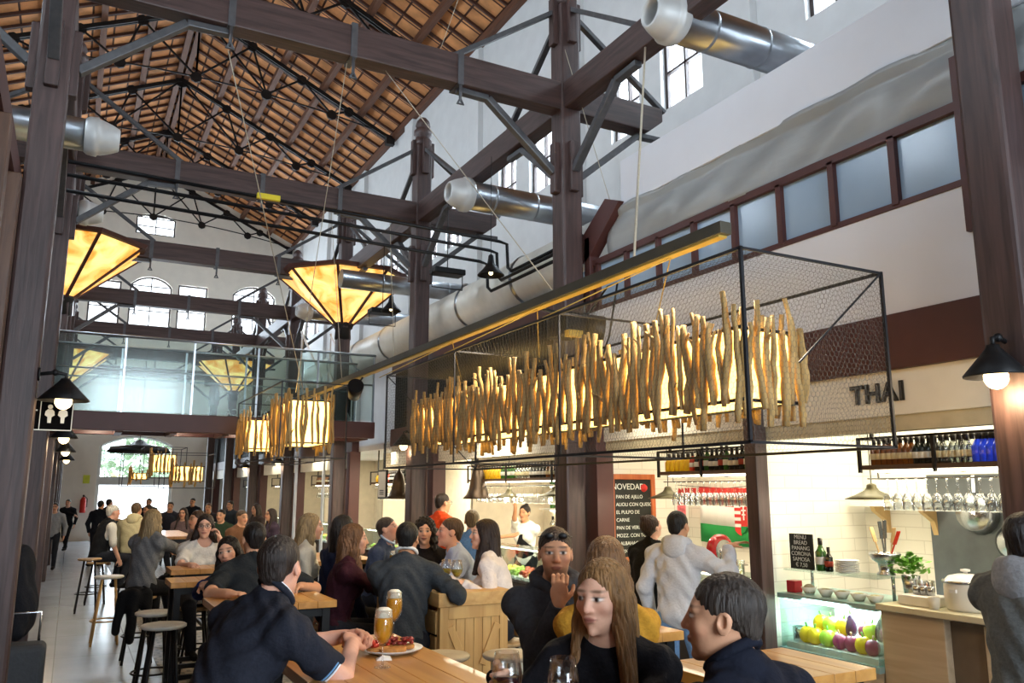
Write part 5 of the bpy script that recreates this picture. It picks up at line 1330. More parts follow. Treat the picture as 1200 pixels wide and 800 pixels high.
    if h < .012:
        blend(ell(.0325, .0075, .0150, .0058, .4)*.9, '#e3dcd2'); blend(ell(.0325, .0075, .0062, .0064, .35), '#2b1a10'); blend(ell(.0325, .0135, .0165, .0018, .7)*.85, '#1d120d'); blend(ell(.0325, .0015, .0145, .001, .8)*.4, '#5a3a2a')
    else: blend(ell(.0325, .008, .014, .005, .5)*.75, '#2b1a12')
    if skin in ('pink',): blend(ell(.04, -.02, .03, .04, .9)*.25, '#c8604a')
    np_mesh('body', V, Q, M_skin, root, C_)
    # ---- clothes
    tc, sl = top[0], top[1]; th = top[2] if len(top) > 2 else .014
    T = torso(th)
    for sd in (1, -1): T += armp(sd, th, sl)
    if not fm: T += [('e', chest+f2*.05*s-u2*.0, Rc, A(.12, .05, .1)*s+th, .05)]
    hemz = Pv+u1*hem; neckc = nb+u2*.055*s+f2*(.02+vneck*.5)
    ph = sum(map(ord, label)) % 7
    def post(P, D):
        f = .0035*np.sin(P[:, 2]*38+5*np.sin(P[:, 0]*13+ph)+4*np.sin(P[:, 1]*15))+.0025*np.sin(P[:, 0]*47+P[:, 2]*29+3*np.sin(P[:, 1]*31+ph))
        D = D+f*(1.2 if h < .012 else .8)
        D = np.maximum(D, -((P-hemz.astype(np.float32))@u1.astype(np.float32)))
        r_ = np.sqrt((((P-neckc.astype(np.float32))@Rc.astype(np.float32)/A(.078*s, .078*s+vneck*.4, .055+vneck))**2).sum(1))
        return np.maximum(D, (1-r_)*.05)
    V, Q = sdf_mesh(T, h, post); cm = clothmat(tc)
    gname = top[3] if len(top) > 3 else 'shirt'
    np_mesh(gname, V, Q, cm, root)
    if hood:
        K = []
        for i in range(9):
            a = PI*(.18+.0)+(2*PI-.36*PI)*i/8; K.append(nb+u2*(.035-.02*math.cos(a))*s+r2*math.sin(a)*.095*s+f2*(math.cos(a)*.075-.01)*s)
        Hd = [('c', K[i], K[i+1], .03*s, .03*s, .02) for i in range(8)]+[('e', nb-f2*.095*s-u2*.015, Rc, A(.098, .042, .085)*s, .05)]
        V, Q = sdf_mesh(Hd, h); np_mesh('hood', V, Q, clothmat(hood) if isinstance(hood, str) else cm, root)
    if collar:
        n_ = 18; K = [nb+u2*(.07-.02*math.cos(2*PI*i/n_))*s+r2*math.sin(2*PI*i/n_)*.074*s+f2*(math.cos(2*PI*i/n_)*.076+.004)*s for i in range(n_)]
        for q, (cc, rr_, dz) in enumerate(collar):
            m = MB(); m.tube([Vector(p+u2*dz) for p in K], rr_, 8, closed=True)
            o = m.build('collar', clothmat(cc)); o.parent = root
    if cuffs:
        for sd in (1, -1):
            S_, el, wr, d, n = arms[sd]; ax = nrm(el-S_); p0 = S_+(el-S_)*min(1, sl/.5); ra = (.052-(.011)*min(1, sl/.5))*s+th*1.15+.003
            for cc, o_, w_ in cuffs:
                m = MB(); c0 = p0-ax*o_; m.tube([Vector(c0), Vector(c0+ax*w_)], [ra, ra], 20); o = m.build('cuff_band', clothmat(cc)); o.parent = root
    if vest:
        Vt = torso(th+.012)
        V, Q = sdf_mesh(Vt, h, lambda P, D: np.maximum(post(P, D), np.abs((P-nb.astype(np.float32))@r2.astype(np.float32))-.165*s)); np_mesh('vest', V, Q, clothmat(vest), root)
    if apron:
        Ap = [('e', chest+f2*.04*s-u2*.06*s, Rc, A(.10, .085*1.2, .14)*s+th+.004, .03), ('e', waist+f2*.03-u2*.05, Rc, A(.13, .1, .16)*s+th+.004, .03)]
        bk = chest+f2*.02
        V, Q = sdf_mesh(Ap, h, lambda P, D: np.maximum(D, -((P-bk.astype(np.float32))@f2.astype(np.float32)))); np_mesh('apron', V, Q, clothmat(apron), root)
    Pn = [('e', Pv+u1*.02, Rp, A(.165 if fm else .155, .115, .12)*s*(1 if fm else bulk)+.008, .05)]
    for sd in (1, -1): Pn += legp(sd, .01)
    V, Q = sdf_mesh(Pn, max(h, .008)); np_mesh('trousers', V, Q, clothmat(bottom), root)
    Sh = []
    for sd in (1, -1):
        an = legsj[sd][2]; Sh += [('c', an-A(0, .035, .035), an+A(0, .14, -.05), .045, .036, .02)]
    V, Q = sdf_mesh(Sh, max(h, .01)); np_mesh('shoes', V, Q, clothmat('#1c1a1a'), root)
    # ---- hair
    st, hcx = hair[0], hair[1]
    if st != 'bald':
        G = [he(0, -.02, .042, .0855, .1045, .0925, .02)]
        cut = [he(0, .107, -.024, .066, .064, .112, .015, True)]
        if st == 'short': G = [he(0, -.018, .04, .0815, .1015, .0895, .02)]; cut = [he(0, .112, -.03, .072, .075, .094, .015, True), he(.085, .03, -.075, .05, .075, .075, .015, True), he(-.085, .03, -.075, .05, .075, .075, .015, True), he(0, -.03, -.14, .13, .15, .075, .015, True)]; G += [he(0, -.075, -.02, .055, .03, .05, .02)]; cut += [he(sx*.088, -.008, -.012, .022, .026, .036, .01, True) for sx in (1, -1)]
        def dwn(p, L0, w, fwd=0.): return p+A(0, 0, -L0)+Rc[:, 1]*fwd+Rc[:, 0]*w
        if st in ('long', 'wavy', 'bob'):
            Ln = hairlen
            G += [he(0, -.05, -.02, .082, .075, .09, .03)]
            for sx in (1, -1):
                a = hp(sx*.075, .012, .0); b = hp(sx*.08, -.01, -.09); c = dwn(b, Ln-.09, sx*.02, .035 if Ln > .25 else 0)
                c2 = dwn(b, Ln*.9-.07, sx*.045, .075 if Ln > .25 else .01); G += [('c', a, b, .027*hs, .031*hs, .03), ('c', b, c, .033*hs, .024*hs, .03), ('c', b+Hr[:, 1]*.02, c2, .024*hs, .018*hs, .03)]
                a = hp(sx*.05, -.07, -.03); b = dwn(hp(sx*.055, -.075, -.1), Ln*.85-.06, sx*.02, -.03); G += [('c', a, b, .045*hs, .035*hs, .03)]
            a = hp(0, -.085, -.02); b = dwn(hp(0, -.085, -.1), Ln*.85-.05, 0, -.035); G += [('c', a, b, .05*hs, .042*hs, .03)]
        if st == 'bun': G += [he(0, -.065, .125, .036, .036, .032, .01), he(0, -.07, -.01, .05, .03, .05, .02)]; cut += [he(sx*.088, 0, -.06, .03, .06, .06, .01, True) for sx in (1, -1)]
        if st == 'curly': G = [he(0, -.025, .045, .1, .115, .1, .02)]+[he(sx*.085, -.02, zz, .045, .06, .05, .02) for sx in (1, -1) for zz in (-.01, -.08, -.15)]+[he(0, -.08, -.06, .09, .05, .12, .02)]
        Hm = G+cut
        wv = {'wavy': .006, 'curly': .009}.get(st, .003); ft = 150 if h < .006 else (90 if h < .012 else 45)
        def hpost(P, D):
            q = (P-hc.astype(np.float32))@Hr.astype(np.float32); a = np.arctan2(q[:, 1], q[:, 0])
            if st == 'short': return D+.0012*np.sin(a*ft*.6+40*q[:, 2])
            if st == 'curly': return D+wv*np.sin(q[:, 0]*90)*np.sin(q[:, 1]*85+1)*np.sin(q[:, 2]*80)*1.6
            return D+wv*(np.sin(a*ft*.28+6*np.sin(q[:, 2]*(22 if st == 'wavy' else 9)))*.6+.4*np.sin(a*ft*.6+5*np.sin(q[:, 2]*14+1)))
        V, Q = sdf_mesh(Hm, h, hpost); np_mesh('hair', V, Q, hairmat(hcx), root)
    if shades or glasses:
        m = MB(); zz, yy = (.085, .06) if shades else (.008, .106)
        for sx in (1, -1):
            c = hp(sx*.033, yy+(.02 if shades else 0), zz)
            if shades: m.ball(tuple(c), .024*hs, 10, sq=(1, .5, .7))
            else:
                m.tube([Vector(hp(sx*.034+.026*math.cos(t_), yy-.004*abs(math.cos(t_)), zz-.002+.02*math.sin(t_))) for t_ in [i*PI/7 for i in range(14)]], .0022, 5, closed=True)
            m.tube([Vector(hp(sx*.058, yy, zz)), Vector(hp(sx*.082, .0+(0 if not shades else -.0), zz+(.01 if not shades else -.005)))], .0022, 5)
        m.tube([Vector(hp(-.012, yy+.003, zz+.004)), Vector(hp(.012, yy+.003, zz+.004))], .0022, 5)
        o = m.build('sunglasses' if shades else 'glasses', M_black); o.parent = root
    if seat and stool: STOOLS.append((loc[0]-.0, loc[1], pz-.105*s, who or label))
    return root
STOOLS = []
def HC(top_xyz, s=1.): return (top_xyz[0], top_xyz[1], top_xyz[2]-.128*s)
# ================================================================== the people, nearest first
person('person in navy polo with striped collar leaning on the front table, seen from behind', (.78, 3.47, 1.475), 68, .0045, lean=(20, 30), hyaw=-34, top=('#24262f', .40, .016, 'polo_shirt'), hem=.03, bottom='#7f95ae', hair=('short', '#2f2723'), skin='pink',
       handR=(1.08, 3.42, 1.155), handL=(1.10, 3.60, 1.16), poleR=(.1, -1., -.9), poleL=(-.2, 1, -.9), dirR=(.25, .9, .25), dirL=(.5, -.7, .25), nR=(-.3, .2, -.9), nL=(-.2, -.3, -.9), curl=(55, 50),
       collar=(('#24262f', .014, 0), ('#dfe4ea', .0045, .013), ('#6f9cc8', .0035, .006)), cuffs=(('#dfe4ea', .006, .006), ('#6f9cc8', .016, .006)), bulk=1.04, who='navy polo')
person('person with long blonde hair in a black top holding a red wine glass', (1.60, 2.36, 1.43), 222, .0034, female=True, lean=(6, 14), hyaw=22, hpitch=3, top=('#17161a', 1., .012, 'sweater'), hair=('long', '#84603a'), hairlen=.36, skin='fair', brow='#5a4028',
       handR=(1.235, 2.40, 1.20), poleR=(-.3, .6, -1), dirR=(-.1, -.9, .12), nR=(-.9, .1, -.1), curl=(40, 48), handL=(1.36, 2.05, 1.115), poleL=(.9, .1, -.7), dirL=(-.9, .25, -.1), nL=(0, 0, -1), who='black top with blonde hair')
person('person with short grey hair in dark suit jacket, nearest the viewer, back turned', (1.66, 1.84, 1.425), -14, .004, lean=(8, 20), hyaw=-26, hpitch=-2, top=('#171a26', 1., .02, 'jacket'), hair=('short', '#3b332d'), skin='warm', handL=(1.28, 2.2, 1.12), handR=(1.5, 2.25, 1.12), bulk=1.1, who='dark suit jacket', collar=(('#171a26', .016, -.004),))
person('person in charcoal hoodie with sunglasses on the head, hand raised to the mouth', (2.09, 3.47, 1.482), 206, .004, lean=(6, 10), hyaw=2, hpitch=-2, top=('#38383b', 1., .015, 'hoodie'), hood=True, hair=('short', '#33241a'), skin='tan', beard='#5a4636', shades=True,
       handR=(1.985, 3.27, 1.275), bulk=.92, poleR=(-.15, .1, -1), dirR=(.10, .06, 1), nR=(.55, .85, .1), curl=(38, 48), handL=(2.36, 3.3, 1.12), dirL=(-.7, -.5, 0), nL=(0, 0, -1), who='charcoal hoodie')
person('person with long brown hair in a mustard top, back turned, at the small table', (2.05, 2.98, 1.465), 36, .0055, female=True, bulk=.86, lean=(6, 12), hyaw=4, top=('#b5822a', 1., .014, 'sweater'), hair=('long', '#6b4a2c'), hairlen=.56, handL=(2.18, 3.46, 1.12), handR=(2.46, 3.43, 1.12), poleL=(-.2, -.3, -1), poleR=(.2, -.3, -1), who='mustard top')
person('person standing at the counter with hair in a bun and a dark jacket, looking down', (4.42, 5.74, 1.47), 80, .008, female=True, seat=False, s=.93, lean=(3, 14), hpitch=-24, top=('#1b1b1e', 1., .018, 'jacket'), bottom='#1c1c20', hair=('bun', '#3a281c'), skin='fair', handR=(4.66, 5.7, 1.13), handL=(4.66, 5.98, 1.13), hem=-.14)
person('person in a pale grey hooded sweatshirt and jeans standing at the counter, arm raised', (4.26, 5.19, 1.505), 58, .0075, seat=False, s=.95, lean=(2, 4), hyaw=8, top=('#b9b9bd', 1., .02, 'hoodie'), hood=True, bottom='#6f8fb4', hair=('short', '#17130f'), beard='#1c1613', skin='tan', handR=(4.50, 4.90, 1.36), poleR=(.2, -.8, -.8), dirR=(.75, -.3, .25), nR=(.2, -.2, -.9), curl=(30, 14), hem=-.10)
person('person in a grey hooded jacket at the counter, cut by the edge of the view', (3.70, 2.15, 1.565), 98, .005, seat=False, s=.98, lean=(2, 6), top=('#5c5d5b', 1., .022, 'jacket'), hood='#8b8b8d', bottom='#2a2c32', hair=('short', '#1d1512'), skin='tan', handR=(4.05, 1.95, 1.1), handL=(4.2, 2.45, 1.12), hem=-.12)
person('person in dark grey sweater and white collar, back turned, at the crate table', (2.2, 5.74, 1.432), 30, .0065, lean=(6, 16), top=('#3a3e42', 1., .016, 'sweater'), hair=('short', '#14110f'), collar=(('#d8d8d6', .013, .004),), handR=(2.50, 5.6, 1.115), poleR=(.4, -.8, -.5), dirR=(.3, .9, -.1), nR=(0, 0, -1), handL=(2.3, 6.15, 1.115), skin='tan', who='dark grey sweater')
person('person with long wavy brown hair in a maroon cardigan, in profile', (2.02, 6.43, 1.40), 102, .008, female=True, lean=(4, 12), top=('#3a1922', 1., .014, 'cardigan'), hair=('wavy', '#68482e'), hairlen=.32, skin='fair', handR=(2.4, 6.3, 1.115), handL=(2.42, 6.5, 1.115), who='maroon cardigan')
person('person with long straight dark hair in a navy top behind the maroon cardigan', (2.14, 7.12, 1.45), 75, .0095, female=True, lean=(4, 8), top=('#1b2440', 1., .014, 'sweater'), hair=('long', '#1b1512'), hairlen=.45, who='navy top with straight hair')
person('person with grey hair in a blue-grey suit looking down, in profile at the crate table', (2.85, 7.98, 1.40), 128, .0105, lean=(8, 16), hpitch=-14, top=('#3a4256', 1., .018, 'jacket'), hair=('short', '#3f342c'), skin='pink', collar=(('#b9c6dc', .012, .002),), who='blue-grey suit')
person('person with dark curly hair facing the viewer over the crate table', (2.93, 7.2, 1.41), 206, .0085, female=True, lean=(4, 8), top=('#1c181a', 1., .014, 'sweater'), hair=('curly', '#1a120e'), skin='fair', who='dark curly hair')
person('person in a pale blue shirt leaning over the crate table, in profile', (2.90, 6.56, 1.43), 287, .0085, lean=(16, 24), hpitch=-6, top=('#a9b8d6', 1., .014), hair=('short', '#4a3626'), skin='pink', handL=(2.55, 6.35, 1.115), handR=(2.6, 6.6, 1.115), who='pale blue shirt')
person('person with dark shoulder length hair in a sheer white top at the crate table', (2.88, 5.86, 1.442), 306, .0062, female=True, lean=(8, 16), hyaw=-14, hpitch=-5, top=('#d9cfca', .98, .012, 'blouse'), hair=('bob', '#251711'), hairlen=.27, skin='fair', vneck=.05, handL=(2.58, 5.62, 1.115), poleL=(.5, -.7, -.8), dirL=(-.8, .3, 0), nL=(0, 0, -1), handR=(2.62, 5.95, 1.115), who='sheer white top')
person('person in a bright orange shirt standing by the bronze bell lamp', (4.24, 9.82, 1.64), 80, .012, seat=False, lean=(2, 4), top=('#d2451c', .45, .018), hair=('short', '#2b1e16'), skin='tan', bottom='#33343a', glasses=True)
person('person with light brown hair in a blue shirt, seen from behind near the orange shirt', (3.94, 8.31, 1.45), 35, .011, lean=(4, 10), top=('#5d7d9e', 1., .016), hair=('short', '#6e5636'), hairlen=.1, who='blue shirt near the stall')
person('person serving in white shirt and black apron behind the counter, arm raised', (5.7, 10.3, 1.47), 238, .0125, female=True, seat=False, s=.94, lean=(0, 2), top=('#dcdcd6', .42, .014), apron='#1a1a1d', bottom='#1c1c20', hair=('bun', '#1d1410'), skin='tan', handR=(5.42, 10.05, 1.62), poleR=(-.6, .2, -.6), dirR=(-.2, -.1, 1), nR=(-.8, 0, 0), handL=(5.3, 10.5, 1.12), curl=(20, 25))
person('person with short fair hair in a cream jacket with a dark bag strap', (1.95, 7.5, 1.46), 100, .01, female=True, lean=(4, 10), top=('#cdc5b4', 1., .018, 'jacket'), bottom='#c9c4ba', hair=('bob', '#8d7450'), hairlen=.15, skin='fair', who='cream jacket')
person('person in a dark T-shirt leaning on the side table, seen from behind', (1.22, 6.31, 1.43), 8, .007, lean=(8, 18), hyaw=-12, top=('#25282a', .42, .016, 'tshirt'), hair=('short', '#15110f'), skin='warm', handL=(.98, 5.80, 1.115), poleL=(-1, .1, -.6), dirL=(.6, -.5, 0), nL=(0, 0, -1), handR=(1.5, 6.0, 1.115), poleR=(1, 0, -.5), nR=(0, 0, -1), who='dark T-shirt')
person('smiling person with long black hair in a navy top next to the dark T-shirt', (1.13, 6.80, 1.31), 196, .0075, female=True, lean=(8, 14), roll=8, hyaw=12, hroll=10, top=('#1c2850', 1., .014, 'sweater'), hair=('long', '#14100f'), hairlen=.4, skin='fair', handR=(.9, 6.4, 1.115), handL=(1.3, 6.5, 1.1), who='navy top and long black hair')
person('person in a loose white T-shirt with glasses, chin propped on a hand', (1.22, 8.80, 1.43), 172, .009, female=True, lean=(6, 14), hyaw=20, top=('#d6d1c6', .40, .02, 'tshirt'), hair=('bob', '#22150f'), hairlen=.14, skin='fair', glasses=True, vneck=.04, handL=(1.35, 8.66, 1.30), poleL=(.5, .2, -1), dirL=(-.25, .1, 1), nL=(-.8, 0, .2), handR=(1.05, 8.35, 1.1), who='loose white T-shirt')
person('person with long ash blonde hair in a grey sweater, seen from behind by the aisle', (.84, 9.97, 1.46), 48, .011, female=True, lean=(2, 10), top=('#6a6a6b', 1., .018, 'sweater'), bottom='#19191c', hair=('long', '#86704e'), hairlen=.22, hem=-.02, handR=(1.3, 10.2, 1.1), handL=(1.2, 10.5, 1.1), who='grey sweater by the aisle')
person('person with brown hair in a beige hooded top, seen from behind', (1.02, 15.4, 1.46), 25, .016, lean=(4, 14), top=('#b4a984', 1., .02, 'hoodie'), hood=True, hair=('short', '#5a4630'), who='beige hooded top')
person('person with white hair and a black vest over white sleeves by the aisle', (.66, 15.2, 1.43), 72, .016, lean=(6, 18), top=('#d0ccc2', .5, .012), vest='#1c1d20', bottom='#2b2d34', hair=('short', '#c9c4b8'), skin='pink', who='black vest')
FARP = [((1.45, 11.2, 1.42), 255, '#7a6a66', 'short', '#3a281e', 'person in a mauve sweater talking across the table to the grey sweater', 1), ((.70, 22.7, 1.44), 30, '#1d2028', 'short', '#1a1614', 'person in a dark coat, back turned, in front of the bright doorway', 0), ((.95, 24.5, 1.5), 40, '#20222a', 'short', '#231b16', 'person in a black jacket standing against the bright doorway', 0), ((2.0, 25.6, 1.56), 200, '#22242c', 'short', '#1c1512', 'person standing in the middle of the bright doorway', 0),
        ((2.2, 21.9, 1.40), 190, '#2a2c38', 'short', '#2a1e18', 'person in navy seated below the highest driftwood lamp', 1), ((2.0, 17.5, 1.34), 205, '#6f5a58', 'long', '#2f2018', 'person in a dusty pink top seated mid-hall', 1), ((3.2, 25.9, 1.46), 210, '#1b1c22', 'short', '#16120f', 'person in black standing at the right of the far doorway', 0), ((3.1, 22.0, 1.36), 195, '#26222a', 'short', '#4a3a30', 'person with greying hair in a printed dark shirt far down the hall', 1),
        ((2.45, 13.7, 1.36), 150, '#6b4a34', 'short', '#4a3828', 'person with sandy hair seated below the small driftwood lamp', 1), ((3.45, 17.8, 1.40), 250, '#3a2f2c', 'bob', '#2b1c14', 'person with dark bobbed hair seated near the far stalls', 1), ((2.5, 16.1, 1.33), 215, '#2a3a2a', 'short', '#1c1613', 'person in dark green seated under the bridge', 1), ((3.25, 15.4, 1.35), 260, '#3b2f3c', 'long', '#2a1c16', 'person in plum top seated beside a stall post', 1), ((1.55, 20.0, 1.36), 240, '#8a3a30', 'short', '#2a1e18', 'person in a brick red shirt far down the hall', 1), ((3.85, 23.4, 1.4), 230, '#2b3138', 'short', '#1b1512', 'person in dark grey seated by a far stalls post', 1)]
for i, (hp_, hd_, tc_, hs_, hc_, lb_, st_) in enumerate(FARP): person(lb_, hp_, hd_, .019, seat=bool(st_), female=hs_ in ('long', 'bob'), s=.95 if st_ else .9, top=(tc_, 1., .016), hair=(hs_, hc_), who='%s' % lb_.replace('person ', ''))
person('person in black with a white collar striding along the aisle far away', (-.02, 28.5, 1.42), 200, .02, seat=False, s=.88, top=('#1b1c22', 1., .014), bottom='#17181c', hair=('short', '#2a1e18'), skin='fair', legs=((-.1, .3, .1), (.1, -.3, .14)), handR=(.22, 28.3, 1.05))
person('person in grey walking close to the aisle panelling far away', (-.28, 22.2, 1.40), 185, .02, seat=False, s=.9, top=('#8a8c90', 1., .014), bottom='#23252c', hair=('short', '#3a2a20'), legs=((-.1, .28, .09), (.1, -.25, .12)))
# ================================================================== bar tables, stools and what stands on them
M_ttop_y = woodmat('honey_table_wood', '#ad7430', '#cd954c', axis=1, scale=1.6, rough=.35, bump=.06, coat=.2)
M_pine = woodmat('pine_crate_wood', '#b98b4e', '#d2a868', axis=2, scale=1.6, rough=.55, bump=.08)
def bar_table(x0, x1, y0, y1, z, label):
    t = thing('bar_table', label, 'table', ((x0+x1)/2, (y0+y1)/2, 0), 'tall wooden bar tables')
    m = MB(); n = max(3, round((x1-x0)/.13)); w_ = (x1-x0)/n
    for i in range(n): m.box(x0+w_*i+.0008, x0+w_*(i+1)-.0008, y0, y1, z-.045, z)
    m.build('tabletop', M_ttop_y, t, bevel=.003)
    for sx in (x0+.06, x1-.06):
        for sy in (y0+.06, y1-.06): MB().box(sx-.025, sx+.025, sy-.025, sy+.025, 0, z-.045).build('leg', M_black, t)
    for sy in (y0+.06, y1-.06): MB().box(x0+.085, x1-.085, sy-.015, sy+.015, .22, .26).build('stretcher', M_black, t); MB().box(x0+.06, x1-.06, sy-.015, sy+.015, z-.1, z-.046).build('rail', M_black, t)
    MB().box((x0+x1)/2-.015, (x0+x1)/2+.015, y0+.06, y1-.06, .22, .26).build('stretcher', M_black, t)
    return t
bar_table(.84, 1.49, 1.75, 4.06, 1.08, 'long honey-coloured bar table in front with the beers and the plate')
bar_table(2.12, 2.82, 3.42, 3.95, 1.08, 'small bar table between the charcoal hoodie and the mustard top')
bar_table(2.2, 2.92, 2.36, 2.86, 1.08, 'small empty bar table behind the dark suit jacket')
bar_table(.84, 1.6, 5.42, 5.95, 1.08, 'side bar table under the arm of the dark T-shirt')
bar_table(.80, 1.45, 6.62, 6.68, 1.02, 'narrow bar ledge beside the smiling person') if False else None
bar_table(.78, 1.5, 7.3, 7.75, 1.05, 'low-set bar table with an empty stool by the aisle')
bar_table(.86, 1.6, 8.1, 8.55, 1.08, 'bar table in front of the loose white T-shirt')
bar_table(1.15, 1.85, 10.2, 11.0, 1.08, 'bar table reached by the grey sweater by the aisle')
bar_table(1.1, 1.8, 14.0, 16.2, 1.08, 'long bar table shared by the black vest and the beige hooded top')
bar_table(2.2, 2.9, 8.4, 9.6, 1.08, 'bar table behind the blue-grey suit')
bar_table(2.3, 3.0, 16.4, 17.2, 1.08, 'bar table far down under the bridge')
bar_table(2.3, 3.0, 19.5, 21.2, 1.08, 'bar table beyond the bridge near the stalls')
bar_table(.55, 1.2, 23.4, 24.2, 1.08, 'bar table nearest the bright doorway')
# crate table
t = thing('crate_table', 'pine bar table built like a crate with planked end, holding wine glasses', 'table', (2.6, 6.0, 0))
cx0, cx1, cy0, cy1 = 2.33, 2.86, 5.42, 6.75
m = MB(); m.box(cx0-.02, cx1+.02, cy0-.02, cy1+.02, .985, 1.08); m.build('tabletop', woodmat('pine_top', '#b98b4e', '#d2a868', axis=1, scale=1.6, rough=.5, bump=.06), t, bevel=.006)
for yv, sg in ((cy0, -1), (cy1, 1)):
    m = MB(); n = 6
    for i in range(n): a = cx0+.06+(cx1-cx0-.12)*i/n; b_ = cx0+.06+(cx1-cx0-.12)*(i+1)/n; m.box(a+.002, b_-.002, yv+sg*-.03, yv+sg*-.012, .1, .985)
    m.build('end_planks', M_pine, t)
    m = MB(); m.box(cx0, cx0+.065, min(yv, yv-sg*.05), max(yv, yv-sg*.05), .0, .985); m.box(cx1-.065, cx1, min(yv, yv-sg*.05), max(yv, yv-sg*.05), .0, .985); m.box(cx0+.065, cx1-.065, min(yv, yv-sg*.05), max(yv, yv-sg*.05), .9, .985); m.box(cx0+.065, cx1-.065, min(yv, yv-sg*.05), max(yv, yv-sg*.05), .1, .18)
    m.bar((cx0+.08, yv-sg*.006, .85), (cx0+.2, yv-sg*.006, .58), .055, .014, up=(0, 1, 0)); m.bar((cx1-.08, yv-sg*.006, .85), (cx1-.2, yv-sg*.006, .58), .055, .014, up=(0, 1, 0))
    m.build('end_frame', M_pine, t, bevel=.003)
for xv in (cx0, cx1): 
    m = MB()
    for i in range(5): m.box(xv-.012, xv+.012, cy0+.05, cy1-.05, .12+.17*i, .27+.17*i)
    m.build('side_planks', M_pine, t)
# stools
M_seat = woodmat('stool_seat_wood', '#9a7b52', '#bb9a6c', axis=1, scale=2, rough=.5, bump=.05)
M_seatw = mat('worn_white_seat', '#cfc9bc', .5, var=.12, scale=9)
def stool(x, y, z, label, seat=M_seat, legs=M_black, group='round bar stools'):
    t = thing('bar_stool', label, 'stool', (x, y, 0), group)
    MB().lathe([(0, z-.03), (.15, z-.03), (.165, z-.02), (.165, z-.006), (.155, z), (0, z)], (x, y, 0), 24).build('seat', seat, t)
    for i in range(4):
        a = PI/4+i*PI/2; MB().tube([(x+.1*math.cos(a), y+.1*math.sin(a), z-.03), (x+.2*math.cos(a), y+.2*math.sin(a), 0)], .013, 8).build('leg', legs, t)
    m = MB(); f = .2-.1*(.27/max(.3, z-.03)); m.tube([(x+f*math.cos(2*PI*i/20), y+f*math.sin(2*PI*i/20), .27) for i in range(20)], .009, 6, closed=True); m.build('foot_ring', legs, t)
for (x, y, z, who) in STOOLS: stool(x, y, z, 'round bar stool under the '+who if not who.startswith('with') and not who.startswith('in ') and not who.startswith('seated') else 'round bar stool of the person '+' '.join(who.split()[:10]))
stool(2.05, 4.72, .82, 'empty stool with worn white round seat in front of the crate, nearer the dark sweater', M_seatw, M_seatw)
stool(2.42, 4.56, .82, 'empty stool with worn white round seat in front of the crate, by the hoodie', M_seatw, M_seatw)
stool(.72, 7.0, .78, 'empty bar stool with a pale round seat beside the aisle tables', M_seatw)
stool(.74, 7.9, .76, 'empty pale bar stool one place farther along the aisle', M_seatw)
stool(.5, 11.2, .78, 'empty pale wooden bar stool behind the grey sweater', M_seatw, M_pine)
stool(.35, 14.2, .78, 'dark bar stool standing in the aisle light before the black vest')
# glasses, plate and beers
M_beer = mat('golden_beer', '#f0a826', .1, var=.08, trans=.25)
M_foam = mat('beer_foam', '#efe6d0', .9, var=.05, scale=60, bump=.3)
M_redwine = mat('red_wine', '#2a060a', .08, var=0, coat=.5)
M_whitewine = mat('white_wine', '#c9b04a', .08, var=0, trans=.6)
M_fgl = glassmat('table_glass', (.97, .98, .98), .07)
def beer(x, y, z, label, s=1.):
    t = thing('beer_glass', label, 'glass', (x, y, z), 'beers on the bar tables')
    L_ = lambda P: [(a*s, z+b*s) for a, b in P]
    MB().lathe(L_([(.004, .085), (.02, .095), (.038, .13), (.040, .165), (.034, .225), (.0325, .225), (.0385, .165), (.0365, .132), (.018, .099), (0, .09)]), (x, y, 0), 20).build('bowl', M_fgl, t)
    MB().lathe(L_([(0, 0), (.034, .001), (.033, .004), (.006, .01), (.004, .03), (.0045, .08), (.01, .09)]), (x, y, 0), 16).build('stem', M_fgl, t)
    MB().lathe(L_([(0, .091), (.017, .1), (.0355, .133), (.0375, .165), (.0345, .195), (0, .195)]), (x, y, 0), 20).build('beer', M_beer, t)
    MB().lathe(L_([(0, .195), (.0345, .195), (.0325, .222), (.02, .232), (0, .234)]), (x, y, 0), 20).build('foam', M_foam, t)
def wine(x, y, z, label, wine_m, fill=.5, s=1.):
    t = thing('wine_glass', label, 'glass', (x, y, z), 'wine glasses on the bar tables')
    L_ = lambda P: [(a*s, z+b*s) for a, b in P]
    MB().lathe(L_([(.004, .085), (.022, .095), (.040, .125), (.043, .15), (.034, .21), (.0325, .21), (.0415, .15), (.0385, .127), (.02, .098), (0, .09)]), (x, y, 0), 22).build('bowl', M_fgl, t)
    MB().lathe(L_([(0, 0), (.036, .001), (.035, .004), (.006, .01), (.0038, .03), (.004, .08), (.01, .09)]), (x, y, 0), 16).build('stem', M_fgl, t)
    if wine_m: MB().lathe(L_([(0, .091), (.019, .099), (.0375, .127), (.0405, .145), (0, .145)]), (x, y, 0), 22).build('wine', wine_m, t)
beer(1.17, 3.30, 1.08, 'stemmed glass of golden beer with foam in front of the plate')
beer(1.42, 3.86, 1.08, 'stemmed glass of golden beer with foam behind the plate')
wine(1.195, 2.27, 1.08, 'red wine glass held by the person in the black top', M_redwine, s=1.08)
wine(1.30, 2.12, 1.08, 'red wine glass standing on the front table, closest to the viewer', M_redwine, s=1.08)
wine(2.18, 3.55, 1.08, 'white wine glass in front of the charcoal hoodie', M_whitewine)
wine(2.46, 5.62, 1.08, 'white wine glass on the crate, in front of the sheer white top', M_whitewine); wine(2.50, 5.52, 1.08, 'second white wine glass on the crate near the dark grey sleeve', M_whitewine)
beer(2.42, 6.62, 1.08, 'glass of beer on the crate in front of the maroon cardigan', .9); wine(2.52, 6.68, 1.08, 'nearly empty glass beside the beer on the crate', None, s=.9)
